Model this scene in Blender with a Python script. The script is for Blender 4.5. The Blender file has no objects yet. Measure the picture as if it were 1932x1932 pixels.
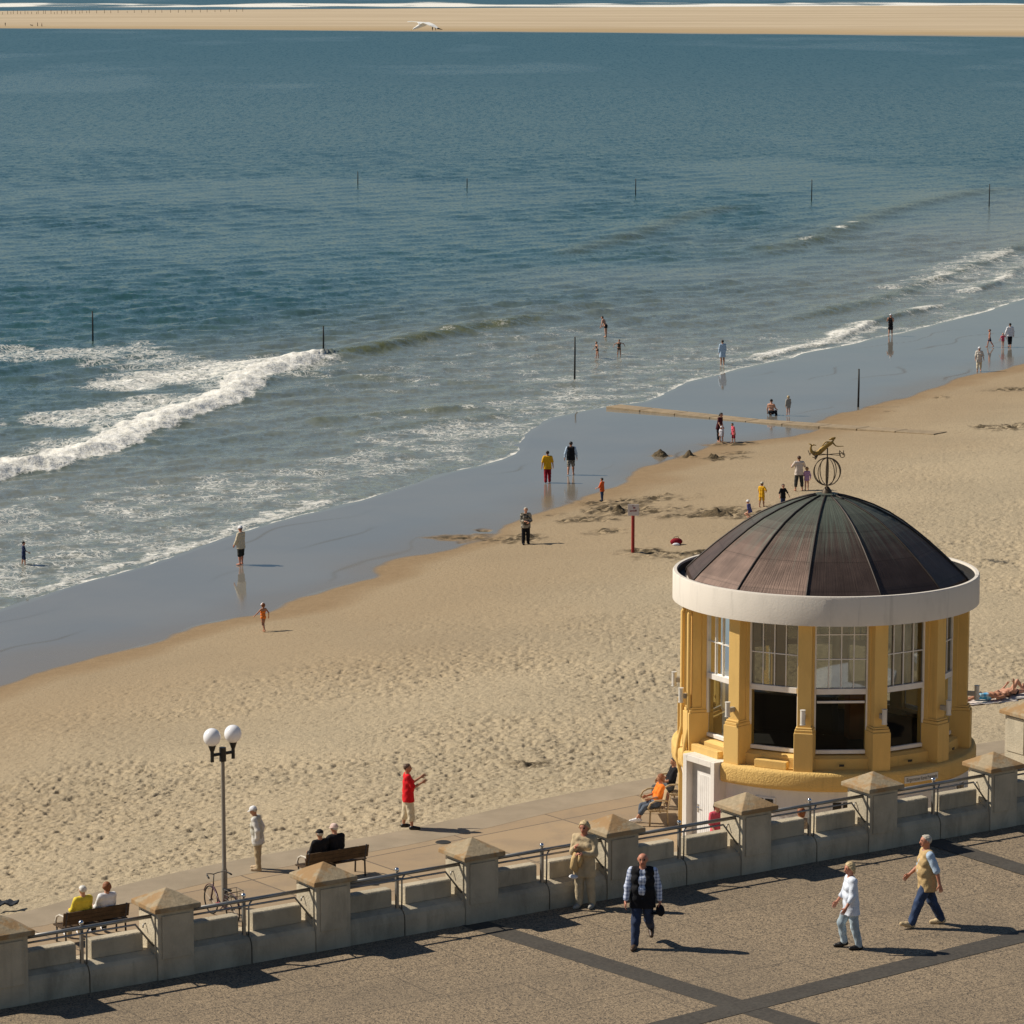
import bpy, bmesh, math, random
import numpy as np
from mathutils import Vector, Matrix
random.seed(7)
R = math.radians
SC = bpy.context.scene
COL = SC.collection

# ------------------------------------------------------------------ camera, sky, sun, exposure
F, YH, HC = 6500.0, -60.0, 27.0                 # focal length and horizon row, in 1932ths of the photo; eye height over the sea
PITCH = math.atan((966 - YH) / F)
CP, SP = math.cos(PITCH), math.sin(PITCH)
cam_d = bpy.data.cameras.new('camera')
cam = bpy.data.objects.new('camera', cam_d); COL.objects.link(cam)
cam.location = (0, 0, HC); cam.rotation_euler = (math.pi / 2 - PITCH, 0, 0)
cam_d.sensor_width = 36; cam_d.lens = F / 1932 * 36; cam_d.clip_start = 1; cam_d.clip_end = 60000
SC.camera = cam
SUN_EL, SUN_AZ = 42.0, math.degrees(math.atan2(-0.976, 0.218))     # azimuth clockwise from +Y
w = bpy.data.worlds.new('World'); SC.world = w; w.use_nodes = True
nt = w.node_tree
sky = nt.nodes.new('ShaderNodeTexSky'); sky.sky_type = 'NISHITA'; sky.sun_disc = False
sky.sun_elevation = R(SUN_EL); sky.sun_rotation = R(SUN_AZ); sky.air_density = 1.0; sky.dust_density = 0.1; sky.ozone_density = 3.0
bg = nt.nodes['Background']; bg.inputs['Strength'].default_value = 0.05
nt.links.new(sky.outputs[0], bg.inputs[0])
sd = bpy.data.lights.new('sun', 'SUN'); sd.energy = 4.9; sd.angle = R(0.53); sd.color = (1.0, 0.91, 0.77)
sun = bpy.data.objects.new('sun', sd); COL.objects.link(sun)
sdir = Vector((math.sin(R(SUN_AZ)) * math.cos(R(SUN_EL)), math.cos(R(SUN_AZ)) * math.cos(R(SUN_EL)), math.sin(R(SUN_EL))))
sun.rotation_euler = sdir.to_track_quat('Z', 'Y').to_euler(); sun.location = (-60, 60, 80)
SC.view_settings.view_transform = 'Standard'; SC.view_settings.look = 'None'
SC.view_settings.exposure = 0.15; SC.view_settings.gamma = 1.0
SC.cycles.max_bounces = 8; SC.cycles.transparent_max_bounces = 12
SC.cycles.use_denoising = True

# ------------------------------------------------------------------ picture point -> place
def ray(px, py):
    u, v = (px - 966) / F, (py - 966) / F
    return np.array([u, CP - v * SP, -SP - v * CP])
def at(px, py, z):
    d = ray(px, py); t = (z - HC) / d[2]
    return np.array([d[0] * t, d[1] * t, z])
def at_depth(px, py, y):
    d = ray(px, py); t = y / d[1]
    return np.array([d[0] * t, y, HC + d[2] * t])
TERR, PROM = 9.1, 4.0                            # levels of the upper and the lower promenade

# ------------------------------------------------------------------ noise
def _h(i, j, s):
    n = (i.astype(np.int64) * 374761393 + j.astype(np.int64) * 668265263 + s * 1274126177) & 0x7fffffff
    n = ((n ^ (n >> 13)) * 1274126177) & 0x7fffffff
    return ((n ^ (n >> 16)) & 0xffff) / 65535.0
def vn(x, y, sc, seed=0):
    x = x / sc; y = y / sc
    i = np.floor(x); j = np.floor(y); fx = x - i; fy = y - j
    fx = fx * fx * (3 - 2 * fx); fy = fy * fy * (3 - 2 * fy)
    return ((_h(i, j, seed) * (1 - fx) + _h(i + 1, j, seed) * fx) * (1 - fy)
            + (_h(i, j + 1, seed) * (1 - fx) + _h(i + 1, j + 1, seed) * fx) * fy)
def fbm(x, y, sc, n=3, seed=0):
    a, t, o = 1.0, 0.0, 0.0
    for k in range(n):
        t = t + a * vn(x + 17.3 * k, y - 9.1 * k, sc / 2 ** k, seed + k); o += a; a *= 0.5
    return t / o
def sstep(a, b, x):
    t = np.clip((x - a) / (b - a), 0, 1); return t * t * (3 - 2 * t)

# ------------------------------------------------------------------ materials
def lin(c):
    if isinstance(c, str):
        c = [int(c[k:k + 2], 16) / 255 for k in (1, 3, 5)]
    return tuple(x / 12.92 if x <= 0.04045 else ((x + 0.055) / 1.055) ** 2.4 for x in c)
class NT:
    def __init__(s, name):
        s.m = bpy.data.materials.new(name); s.m.use_nodes = True; s.t = s.m.node_tree
        s.b = s.t.nodes['Principled BSDF']
    def n(s, ty, **kw):
        o = s.t.nodes.new('ShaderNode' + ty)
        for k, v in kw.items():
            if k in o.inputs: s.set(o.inputs[k], v)
            else: setattr(o, k, v)
        return o
    def set(s, sock, v):
        if isinstance(v, bpy.types.NodeSocket): s.t.links.new(v, sock)
        else:
            if sock.type == 'RGBA' and len(v) == 3: v = (*v, 1)
            sock.default_value = v
    def math(s, op, a, b=None, c=None, clamp=False):
        o = s.t.nodes.new('ShaderNodeMath'); o.operation = op; o.use_clamp = clamp
        s.set(o.inputs[0], a)
        if b is not None: s.set(o.inputs[1], b)
        if c is not None: s.set(o.inputs[2], c)
        return o.outputs[0]
    def mix(s, f, a, b):
        o = s.t.nodes.new('ShaderNodeMix'); o.data_type = 'RGBA'
        s.set(o.inputs[0], f); s.set(o.inputs[6], a); s.set(o.inputs[7], b); return o.outputs[2]
    def ss(s, v, a, b):
        o = s.t.nodes.new('ShaderNodeMapRange'); o.interpolation_type = 'SMOOTHSTEP'
        s.set(o.inputs[0], v); s.set(o.inputs[1], a); s.set(o.inputs[2], b); return o.outputs[0]
    def pos(s, scale=(1, 1, 1), rot=0.0, obj=False):
        tc = s.t.nodes.new('ShaderNodeTexCoord') if obj else s.t.nodes.new('ShaderNodeNewGeometry')
        mp = s.t.nodes.new('ShaderNodeMapping'); mp.inputs['Scale'].default_value = scale; mp.inputs['Rotation'].default_value = (0, 0, rot)
        s.t.links.new(tc.outputs['Object'] if obj else tc.outputs['Position'], mp.inputs[0]); return mp.outputs[0]
    def noise(s, vec, scale, detail=2.0, rough=0.5, dist=0.0):
        o = s.n('TexNoise', Scale=scale, Detail=detail, Roughness=rough, Distortion=dist); s.t.links.new(vec, o.inputs['Vector']); return o.outputs['Fac']
    def attr(s, name):
        return s.n('Attribute', attribute_name=name).outputs['Fac']
    def bump(s, h, strength, dist, prev=None):
        o = s.n('Bump', Strength=strength, Distance=dist); s.t.links.new(h, o.inputs['Height'])
        if prev is not None: s.t.links.new(prev, o.inputs['Normal'])
        return o.outputs[0]
    def out(s, **kw):
        for k, v in kw.items(): s.set(s.b.inputs[k.replace('_', ' ')], v)
        return s.m
_mc = {}
def mat(name, c, rough=0.7, var=0.12, scale=3.0, bump=0.0, bscale=40.0, metal=0.0, obj=True, dirt=0.0, spec=0.4):
    key = (name, str(c))
    if key in _mc: return _mc[key]
    t = NT(name); c = lin(c) if isinstance(c, str) else c
    p = t.pos(obj=obj)
    n1 = t.noise(p, scale, 4, 0.6)
    k = t.ss(n1, 0.3, 0.7)
    colr = t.mix(k, tuple(x * (1 - var) for x in c), tuple(min(1, x * (1 + var)) for x in c))
    if dirt > 0:
        n2 = t.noise(t.pos((1, 1, 0.35), obj=obj), 1.7, 6, 0.65, 0.6)
        colr = t.mix(t.math('MULTIPLY', t.ss(n2, 0.48, 0.72), dirt), colr, tuple(x * 0.42 for x in c))
        oi = t.n('ObjectInfo'); colr = t.mix(t.math('MULTIPLY', oi.outputs['Random'], 0.30), colr, tuple(x * f for x, f in zip(c, (0.62, 0.64, 0.66))))
        n4 = t.noise(t.pos((7, 7, 0.5), obj=obj), 1.0, 3, 0.6); colr = t.mix(t.math('MULTIPLY', t.ss(n4, 0.55, 0.75), 0.3), colr, tuple(x * 0.5 for x in c))
    kw = dict(Base_Color=colr, Roughness=rough, Metallic=metal)
    t.b.inputs['Specular IOR Level'].default_value = spec
    if bump: kw['Normal'] = t.bump(t.noise(p, bscale, 3, 0.6), 1.0, bump)
    _mc[key] = t.out(**kw); return _mc[key]
def cloth(c, spec=0.2):
    return mat('cloth', c, 0.85, 0.10, 9.0, 0.012, 14.0, spec=spec)

# ------------------------------------------------------------------ mesh helpers
class MB:
    def __init__(s): s.v = []; s.f = []
    def add(s, v, f):
        o = len(s.v); s.v += [tuple(p) for p in v]; s.f += [tuple(i + o for i in q) for q in f]; return s
    def box(s, c, d, M=None, taper=1.0):
        x, y, z = d[0] / 2, d[1] / 2, d[2] / 2
        v = [Vector((c[0] + sx * x * (taper if sz > 0 else 1), c[1] + sy * y * (taper if sz > 0 else 1), c[2] + sz * z)) for sz in (-1, 1) for sx, sy in ((-1, -1), (1, -1), (1, 1), (-1, 1))]
        if M is not None: v = [M @ p for p in v]
        return s.add(v, [(3, 2, 1, 0), (4, 5, 6, 7), (0, 1, 5, 4), (1, 2, 6, 5), (2, 3, 7, 6), (3, 0, 4, 7)])
    def tube(s, pts, r, n=8, closed=False):
        pts = [Vector(p) for p in pts]; m = len(pts); rr = r if isinstance(r, (list, tuple)) else [r] * m
        ring = []; up = None
        for i, p in enumerate(pts):
            a = pts[i - 1] if (i > 0 or closed) else p; b = pts[(i + 1) % m] if (i < m - 1 or closed) else p
            t = (b - a).normalized()
            if up is None or abs(up.dot(t)) > 0.95: up = Vector((0, 0, 1)) if abs(t.z) < 0.9 else Vector((0, 1, 0))
            x = t.cross(up).normalized(); y = x.cross(t); up = y
            ring.append([p + (x * math.cos(2 * math.pi * k / n) + y * math.sin(2 * math.pi * k / n)) * rr[i] for k in range(n)])
        v = [q for g in ring for q in g]; f = []
        for i in range(m if closed else m - 1):
            j = (i + 1) % m
            for k in range(n): f.append((i * n + k, i * n + (k + 1) % n, j * n + (k + 1) % n, j * n + k))
        if not closed: f += [tuple(range(n))[::-1], tuple((m - 1) * n + k for k in range(n))]
        return s.add(v, f)
    def lathe(s, prof, n=48, c=(0, 0, 0), a0=0.0, a1=None, close=False):
        a1 = a0 + 2 * math.pi if a1 is None else a1
        full = abs(a1 - a0 - 2 * math.pi) < 1e-6; m = n if full else n + 1
        v = [(c[0] + r * math.cos(a0 + (a1 - a0) * k / n), c[1] + r * math.sin(a0 + (a1 - a0) * k / n), c[2] + z) for r, z in prof for k in range(m)]
        f = []; L = len(prof)
        for i in range(L if close else L - 1):
            j = (i + 1) % L
            for k in range(n):
                k2 = (k + 1) % m
                f.append((i * m + k, i * m + k2, j * m + k2, j * m + k))
        if close and not full:
            f += [tuple(i * m for i in range(L)), tuple(i * m + m - 1 for i in range(L))[::-1]]
        return s.add(v, f)
    def prism(s, poly, z0, z1, M=None):
        n = len(poly)
        v = [Vector((x, y, z)) for z in (z0, z1) for x, y in poly]
        if M is not None: v = [M @ p for p in v]
        return s.add(v, [tuple(range(n))[::-1], tuple(range(n, 2 * n))] + [(k, (k + 1) % n, n + (k + 1) % n, n + k) for k in range(n)])
    def ball(s, c, r, n=16, sq=(1, 1, 1)):
        pr = [(math.sin(math.pi * i / n) * r, -math.cos(math.pi * i / n) * r) for i in range(n + 1)]
        o = len(s.v); s.lathe([(max(a, 1e-4), b) for a, b in pr], n * 2)
        for i in range(o, len(s.v)): s.v[i] = (c[0] + s.v[i][0] * sq[0], c[1] + s.v[i][1] * sq[1], c[2] + s.v[i][2] * sq[2])
        return s
    def build(s, name, m, parent=None, smooth=False, bev=0.0, loc=None, rz=None):
        me = bpy.data.meshes.new(name); me.from_pydata(s.v, [], s.f)
        bm = bmesh.new(); bm.from_mesh(me)
        bmesh.ops.recalc_face_normals(bm, faces=bm.faces)
        if bev:
            bmesh.ops.bevel(bm, geom=[e for e in bm.edges if len(e.link_faces) == 2 and e.calc_face_angle(0) > 0.5], offset=bev, segments=2, affect='EDGES', profile=0.5)
        bm.to_mesh(me); bm.free()
        return mk(name, me, m, parent, smooth, loc, rz)
def mk(name, me, m, parent=None, smooth=False, loc=None, rz=None):
    o = bpy.data.objects.new(name, me); COL.objects.link(o)
    if m is not None and not len(me.materials): me.materials.append(m)
    if smooth:
        me.polygons.foreach_set('use_smooth', [True] * len(me.polygons))
        if smooth == 'auto':
            try: me.set_sharp_from_angle(angle=R(40))
            except Exception: pass
    if parent is not None: o.parent = parent
    if loc is not None: o.location = loc
    if rz is not None: o.rotation_euler.z = rz
    return o
def thing(name, label, cat, loc=(0, 0, 0), rz=0.0, group=None):
    o = bpy.data.objects.new(name, None); COL.objects.link(o); o.empty_display_size = 0.2
    o.location = loc; o.rotation_euler.z = rz
    return tag(o, label, cat, group)
def tag(o, label, cat, group=None, kind=None):
    o['label'] = label; o['category'] = cat
    if group: o['group'] = group
    if kind: o['kind'] = kind
    return o
def struct(o): o['kind'] = 'structure'; return o
def copy_tree(o, parent=None):
    c = o.copy(); COL.objects.link(c)
    if parent is not None: c.parent = parent
    for ch in list(o.children): copy_tree(ch, c)
    return c
def grid_mesh(name, X, Y, Z, attrs, m):
    nr, nc = X.shape
    me = bpy.data.meshes.new(name)
    co = np.stack([X, Y, Z], -1).reshape(-1, 3).astype(np.float32)
    me.vertices.add(nr * nc); me.vertices.foreach_set('co', co.ravel())
    i = np.arange(nr * nc).reshape(nr, nc)
    q = np.stack([i[:-1, :-1], i[:-1, 1:], i[1:, 1:], i[1:, :-1]], -1).reshape(-1, 4)
    me.loops.add(q.size); me.loops.foreach_set('vertex_index', q.ravel().astype(np.int32))
    me.polygons.add(len(q)); me.polygons.foreach_set('loop_start', np.arange(0, q.size, 4).astype(np.int32))
    me.polygons.foreach_set('use_smooth', np.ones(len(q), bool))
    me.update(calc_edges=True); me.validate()
    for k, a in attrs.items():
        at_ = me.attributes.new(k, 'FLOAT', 'POINT'); at_.data.foreach_set('value', np.ascontiguousarray(a, np.float32).ravel())
    return struct(mk(name, me, m))
def text_mesh(txt, size, extrude=0.0):
    cu = bpy.data.curves.new('lettering', 'FONT'); cu.body = txt; cu.size = size; cu.extrude = extrude; cu.align_x = 'CENTER'; cu.align_y = 'CENTER'
    o = bpy.data.objects.new('lettering', cu); COL.objects.link(o)
    dg = bpy.context.evaluated_depsgraph_get()
    me = bpy.data.meshes.new_from_object(o.evaluated_get(dg))
    bpy.data.objects.remove(o); bpy.data.curves.remove(cu); return me

# ------------------------------------------------------------------ the shore: water line, wet edge, promenade edge
def line(pts, z, smooth=True):
    q = np.array([at(a, b, z)[:2] for a, b in pts])
    if smooth:                                     # Catmull-Rom
        e = np.vstack([2 * q[0] - q[1], q, 2 * q[-1] - q[-2]]); o = []
        for i in range(1, len(e) - 2):
            for t in np.linspace(0, 1, 6, endpoint=False):
                a, b, c, d = e[i - 1], e[i], e[i + 1], e[i + 2]
                o.append(0.5 * (2 * b + (c - a) * t + (2 * a - 5 * b + 4 * c - d) * t * t + (3 * b - 3 * c + d - a) * t ** 3))
        o.append(e[-2]); q = np.array(o)
    return q
def ext(q, xl, xr):
    a = q[0] + (q[0] - q[6]) / np.linalg.norm(q[0] - q[6]) * xl
    b = q[-1] + (q[-1] - q[-7]) / np.linalg.norm(q[-1] - q[-7]) * xr
    return np.vstack([a, q, b])
def pdist(X, Y, q, want_t=False):
    best = np.full(X.shape, 1e9); T = np.zeros(X.shape) if want_t else None
    L = np.concatenate([[0], np.cumsum(np.linalg.norm(np.diff(q, axis=0), axis=1))])
    sgn = np.zeros(X.shape)
    for k in range(len(q) - 1):
        a, b = q[k], q[k + 1]; d = b - a; l2 = d @ d
        t = np.clip(((X - a[0]) * d[0] + (Y - a[1]) * d[1]) / l2, 0, 1)
        dx = X - a[0] - t * d[0]; dy = Y - a[1] - t * d[1]; r = np.hypot(dx, dy)
        m = r < best
        best = np.where(m, r, best); sgn = np.where(m, np.sign(d[1] * dx - d[0] * dy), sgn)
        if want_t: T = np.where(m, (L[k] + t * (L[k + 1] - L[k])) / L[-1], T)
    return (best * np.where(sgn == 0, 1, sgn), T) if want_t else best * np.where(sgn == 0, 1, sgn)
WATER = ext(line([(0, 1156), (80, 1130), (160, 1103), (295, 1066), (445, 1013), (550, 981), (690, 946), (850, 895), (929, 877), (984, 855), (1003, 820), (1039, 795), (1091, 780), (1160, 767), (1232, 757), (1276, 737), (1305, 722), (1362, 708), (1420, 693), (1494, 678), (1534, 665), (1601, 653), (1682, 634), (1725, 626), (1790, 608), (1871, 587), (1932, 567)], 0), 60, 200)
WET = ext(line([(0, 1296), (60, 1273), (125, 1253), (240, 1221), (310, 1203), (360, 1179), (425, 1166), (500, 1155), (540, 1134), (626, 1106), (715, 1084), (728, 1066), (781, 1048), (870, 1034), (926, 1008), (987, 976), (1074, 951), (1132, 927), (1175, 907), (1204, 884), (1247, 871), (1305, 854), (1357, 838), (1420, 832), (1500, 824), (1548, 810), (1560, 795), (1601, 778), (1642, 767), (1709, 751), (1777, 730), (1817, 714), (1871, 701), (1932, 688)], 0.2), 60, 200)
EDGE_D = [(40, 1722), (225, 1672), (360, 1640), (525, 1608), (700, 1578), (840, 1549), (1000, 1512), (1240, 1465)]
EDGE = line(EDGE_D, PROM)
EDGE = np.vstack([[-60, 62], [-20, 77.2], EDGE, [9.0, 99.2], [13.9, 101.0], [15.5, 102.0], [30, 111.5], [120, 172]])
def shore(X, Y):
    wl = pdist(X, Y, WATER); we = pdist(X, Y, WET); dp = pdist(X, Y, EDGE)
    return wl, we, dp                                # wl, we: + on the land side; dp: + on the promenade side
def beach_h(X, Y):
    wl, we, dp = shore(X, Y)
    zw = np.where(wl > 0, np.minimum(0.03 + 0.011 * wl, 0.26), 0.03 + 0.05 * wl)
    t = np.clip(we, 0, None) / (np.clip(we, 0, None) + np.clip(-dp, 0.0, None) + 1e-3)
    z = zw + (PROM - 0.06 - zw) * t ** 1.05
    z = np.where(dp > 0, PROM - 0.06 - 0.5 * np.clip(dp, 0, 1.5), z)
    return np.maximum(z, -1.5), wl, we, dp
def gz(x, y): return float(beach_h(np.array([x]), np.array([y]))[0][0])
def at_beach(px, py):
    a, b = 80.0, 400.0
    ys = np.linspace(a, b, 1500); d = ray(px, py); t = ys / d[1]
    X = d[0] * t; Z = HC + d[2] * t; h = np.maximum(beach_h(X, ys)[0], 0.0)
    k = int(np.argmax(Z <= h)); k = max(k, 1)
    f = (Z[k - 1] - h[k - 1]) / ((Z[k - 1] - h[k - 1]) - (Z[k] - h[k]) + 1e-9)
    y = ys[k - 1] + f * (ys[k] - ys[k - 1]); x = d[0] / d[1] * y
    return np.array([x, y, max(gz(x, y), 0.0)])

def fan(rows_d, z, u_in, n_in, u_out):
    ys = np.array([at(966, r, z)[1] for r in rows_d])
    ui = np.linspace(-u_in, u_in, n_in)
    g = u_in * np.geomspace(1.02, u_out / u_in, 14)
    u = np.concatenate([-g[::-1], ui, g])
    Y, U = np.meshgrid(ys, u, indexing='ij'); return U * Y, Y

# ---- sand material
def sand_mat():
    t = NT('sand'); p = t.pos()
    wet = t.attr('wet'); damp = t.attr('damp'); dug = t.attr('dug')
    n1 = t.noise(p, 0.12, 4, 0.6); n2 = t.noise(p, 2.2, 5, 0.65); n3 = t.noise(p, 40.0, 2)
    dry = t.mix(t.ss(n1, 0.35, 0.7), (0.43, 0.348, 0.23), (0.375, 0.308, 0.207))
    dry = t.mix(t.math('MULTIPLY', t.ss(n2, 0.54, 0.70), 0.42), dry, (0.22, 0.172, 0.108))
    dry = t.mix(t.math('MULTIPLY', t.ss(n3, 0.5, 0.8), 0.25), dry, (0.28, 0.22, 0.14))
    n5 = t.noise(t.pos((1, 0.7, 1)), 6.0, 3, 0.7); dry = t.mix(t.math('MULTIPLY', t.ss(n5, 0.54, 0.70), 0.55), dry, (0.21, 0.165, 0.105))
    dampc = t.mix(t.ss(n2, 0.3, 0.7), (0.24, 0.165, 0.09), (0.275, 0.19, 0.105))
    c = t.mix(damp, dry, dampc)
    c = t.mix(t.math('MULTIPLY', dug, t.ss(n2, 0.40, 0.56)), c, (0.07, 0.052, 0.028))
    wc = t.mix(t.ss(n1, 0.3, 0.7), (0.185, 0.178, 0.160), (0.215, 0.20, 0.172))
    wc = t.mix(t.math('MULTIPLY', t.attr('rim'), 0.55), wc, (0.20, 0.150, 0.095))
    wc = t.mix(t.math('MULTIPLY', t.attr('swash'), 0.5), wc, (0.10, 0.085, 0.06))
    c = t.mix(wet, c, wc)
    rough = t.math('ADD', t.math('MULTIPLY', t.math('SUBTRACT', 1.0, wet), 0.8), t.math('ADD', 0.05, t.math('MULTIPLY', t.math('ADD', t.attr('swash'), t.math('MULTIPLY', t.attr('rim'), 0.6)), 0.2)))
    dryf = t.math('SUBTRACT', 1.0, wet)
    b1 = t.bump(t.noise(p, 7.0, 4, 0.65), t.math('MULTIPLY', dryf, t.math('SUBTRACT', 1.0, t.math('MULTIPLY', damp, 0.7))), 0.075)
    b2 = t.bump(t.noise(t.pos((0.6, 0.25, 1), 0.5), 3.0, 2, 0.5), t.math('MULTIPLY', wet, 0.5), 0.004, b1)
    return t.out(Base_Color=c, Roughness=rough, Normal=b2, IOR=t.math('ADD', 1.33, t.math('MULTIPLY', wet, 0.12)))
SAND = sand_mat()
DUG = [(1247, 860, 0.6), (1302, 862, 0.6), (1350, 866, 1.0), (1372, 865, 0.9), (1388, 864, 0.8), (1130, 950, 1.6), (1160, 962, 2.6), (1190, 946, 2.4), (1225, 943, 2.2), (1140, 980, 1.0),
       (1098, 979, 1.6), (1085, 981, 1.2), (1175, 968, 2.0), (1235, 962, 1.8), (1195, 1043, 1.0), (1215, 1040, 1.2), (1345, 968, 2.6), (1380, 966, 2.4), (1320, 970, 1.5), (1400, 972, 1.6),
       (860, 1014, 1.2), (895, 1017, 1.4), (930, 1018, 1.3), (965, 1016, 1.5), (985, 1020, 1.0), (1290, 1047, 2.0), (1265, 1045, 1.4), (1145, 1003, 1.2), (1370, 838, 1.1), (1395, 838, 1.3),
       (1890, 806, 2.0), (1915, 802, 1.6), (1905, 735, 1.8), (1680, 776, 0.6), (1780, 750, 0.7), (985, 1440, 0.9), (1030, 1443, 0.7), (915, 1000, .5), (1110, 982, .8), (1385, 855, 1.0)]
def build_beach():
    rows = np.linspace(1935, 520, 1150)
    X, Y = fan(rows, 1.5, 0.168, 820, 3.0)
    z, wl, we, dp = beach_h(X, Y)
    wob = (fbm(X, Y, 3.0, 3, 5) - 0.5) * 1.3
    e = we + wob
    wet = sstep(0.15, -0.25, e)
    damp = sstep(5.5, 0.4, e + (fbm(X, Y, 9, 3, 9) - 0.5) * 5)
    damp = np.maximum(damp, 0.55 * sstep(22, 4, e + (fbm(X, Y, 14, 3, 19) - 0.5) * 14))
    inland = np.clip(we / (we - dp + 1e-3), 0, 1)
    amp = 0.004 + 0.052 * sstep(0.04, 0.58, inland + (fbm(X, Y, 20, 2, 3) - 0.5) * 0.35) + 0.022 * sstep(0.08, 0.3, inland)
    amp = np.where(e < 0.3, 0.0, amp)
    l1 = fbm(X, Y, 0.30, 2, 21) - 0.5; l2 = vn(X, Y, 0.12, 31) - 0.5; l3 = fbm(X, Y, 2.6, 2, 41) - 0.5
    pits = np.maximum(0, vn(X, Y, 0.21, 51) - 0.56) * (0.4 + 1.2 * fbm(X, Y, 5.0, 3, 55))
    ph = (wl + (fbm(X, Y, 9, 3, 91) - 0.5) * 7) / 4.2
    swash = np.exp(-(((ph - np.floor(ph)) - 0.5) / 0.035) ** 2) * sstep(0.45, 0.62, fbm(X, Y, 11, 2, 92)) * (wl > 0.5)
    trod = 0.35 + 1.3 * sstep(0.3, 0.7, fbm(X, Y, 7.0, 4, 57))
    pit2 = np.maximum(0, vn(X, Y, 0.13, 58) - 0.60)
    lump = (0.55 * l1 + 0.55 * l2 - 2.0 * pits - 1.3 * pit2) * trod + 0.4 * l3
    lump = lump * np.clip(dp * -0.6, 0, 1) * (dp < 0)
    dug = np.zeros(X.shape)
    for px, py, r in DUG:
        q = at_beach(px, py); d = np.hypot((X - q[0]) / r, (Y - q[1]) / (r * 0.8))
        dug = np.maximum(dug, sstep(1.25, 0.3, d + (fbm(X, Y, 0.8, 3, 77) - 0.5) * 1.5))
    z = z + amp * lump + dug * (fbm(X, Y, 0.40, 2, 63) - 0.5) * 0.36 * (e > -1)
    o = grid_mesh('beach', X, Y, z, dict(wet=wet * (1 - dug), damp=damp, dug=dug, swash=swash * wet, rim=sstep(-4.5, 0.2, e + (fbm(X, Y, 5, 3, 93) - 0.5) * 5)), SAND)
    return o
build_beach()

# ------------------------------------------------------------------ sea
def D(pts): return line(pts, 0)
CREST = [  # (line, height, reach behind, foam along the line [t0,t1,strength], foam trail behind in metres, phase noise)
    (D([(-60, 915), (0, 893), (75, 878), (200, 843), (280, 808), (350, 780), (415, 759), (450, 738), (475, 712), (550, 688), (650, 670)]), 0.40, 3.0, 1.0, 2.2),
    (D([(650, 670), (700, 662), (750, 651), (861, 628), (967, 610), (1016, 597), (1103, 577), (1175, 560), (1260, 540)]), 0.48, 3.2, 0.0, 1.0),
    (D([(1400, 492), (1437, 481), (1548, 449), (1615, 423), (1660, 405), (1800, 372), (1932, 352)]), 0.34, 4.5, 0.0, 1.0),
    (D([(1040, 490), (1090, 472), (1180, 448), (1300, 408), (1400, 384)]), 0.26, 5.0, 0.0, 1.0),
    (D([(1440, 615), (1500, 602), (1577, 586), (1666, 565), (1720, 545), (1771, 527), (1817, 512), (1870, 490), (1932, 466), (2000, 440)]), 0.28, 3.0, 0.55, 1.3),
    (D([(1400, 688), (1470, 668), (1520, 656), (1566, 648), (1610, 628), (1655, 609), (1706, 594), (1760, 582), (1809, 570)]), 0.26, 1.4, 0.65, 1.0),
    (D([(1800, 556), (1817, 553), (1871, 541), (1900, 524), (1932, 508), (2000, 490)]), 0.20, 1.2, 0.65, 0.7),
    (D([(0, 1145), (160, 1088), (295, 1052), (400, 1020), (470, 992), (560, 966), (640, 944), (700, 926)]), 0.10, 0.6, 0.56, 0.25),
    (D([(800, 780), (900, 774), (985, 776), (1060, 772)]), 0.12, 1.5, 0.45, 1.0),
    (D([(550, 702), (640, 712), (760, 716), (900, 726), (1050, 742)]), 0.10, 2.0, 0.25, 1.0),
    (D([(560, 800), (700, 786), (850, 775), (940, 770)]), 0.20, 3.0, 0.0, 1.0),
    (D([(640, 822), (760, 806), (880, 792), (980, 782)]), 0.18, 2.5, 0.1, 1.0),
]
PATCH = [  # foam fields: (x0,y0) to (x1,y1) in the picture, half width in metres, strength
    ((260, 726), (450, 690), 5.0, 0.62), ((120, 793), (290, 760), 3.2, 0.56), ((-20, 664), (220, 670), 6.0, 0.44), ((230, 672), (290, 690), 4.0, 0.34), ((430, 688), (560, 682), 2.6, 0.6),
    ((0, 1000), (420, 930), 6.0, 0.24), ((420, 950), (800, 845), 5.0, 0.24), ((820, 830), (1000, 800), 4.0, 0.30), ((1060, 720), (1400, 680), 6.0, 0.18),
    ((1750, 540), (1932, 480), 5.0, 0.28), ((1560, 650), (1640, 615), 1.5, 0.42), ((1420, 690), (1500, 674), 1.2, 0.4), ((0, 1080), (300, 1010), 5.0, 0.25), ((800, 700), (1100, 640), 12.0, 0.11), ((1000, 770), (1100, 740), 4, .27)]
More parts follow.
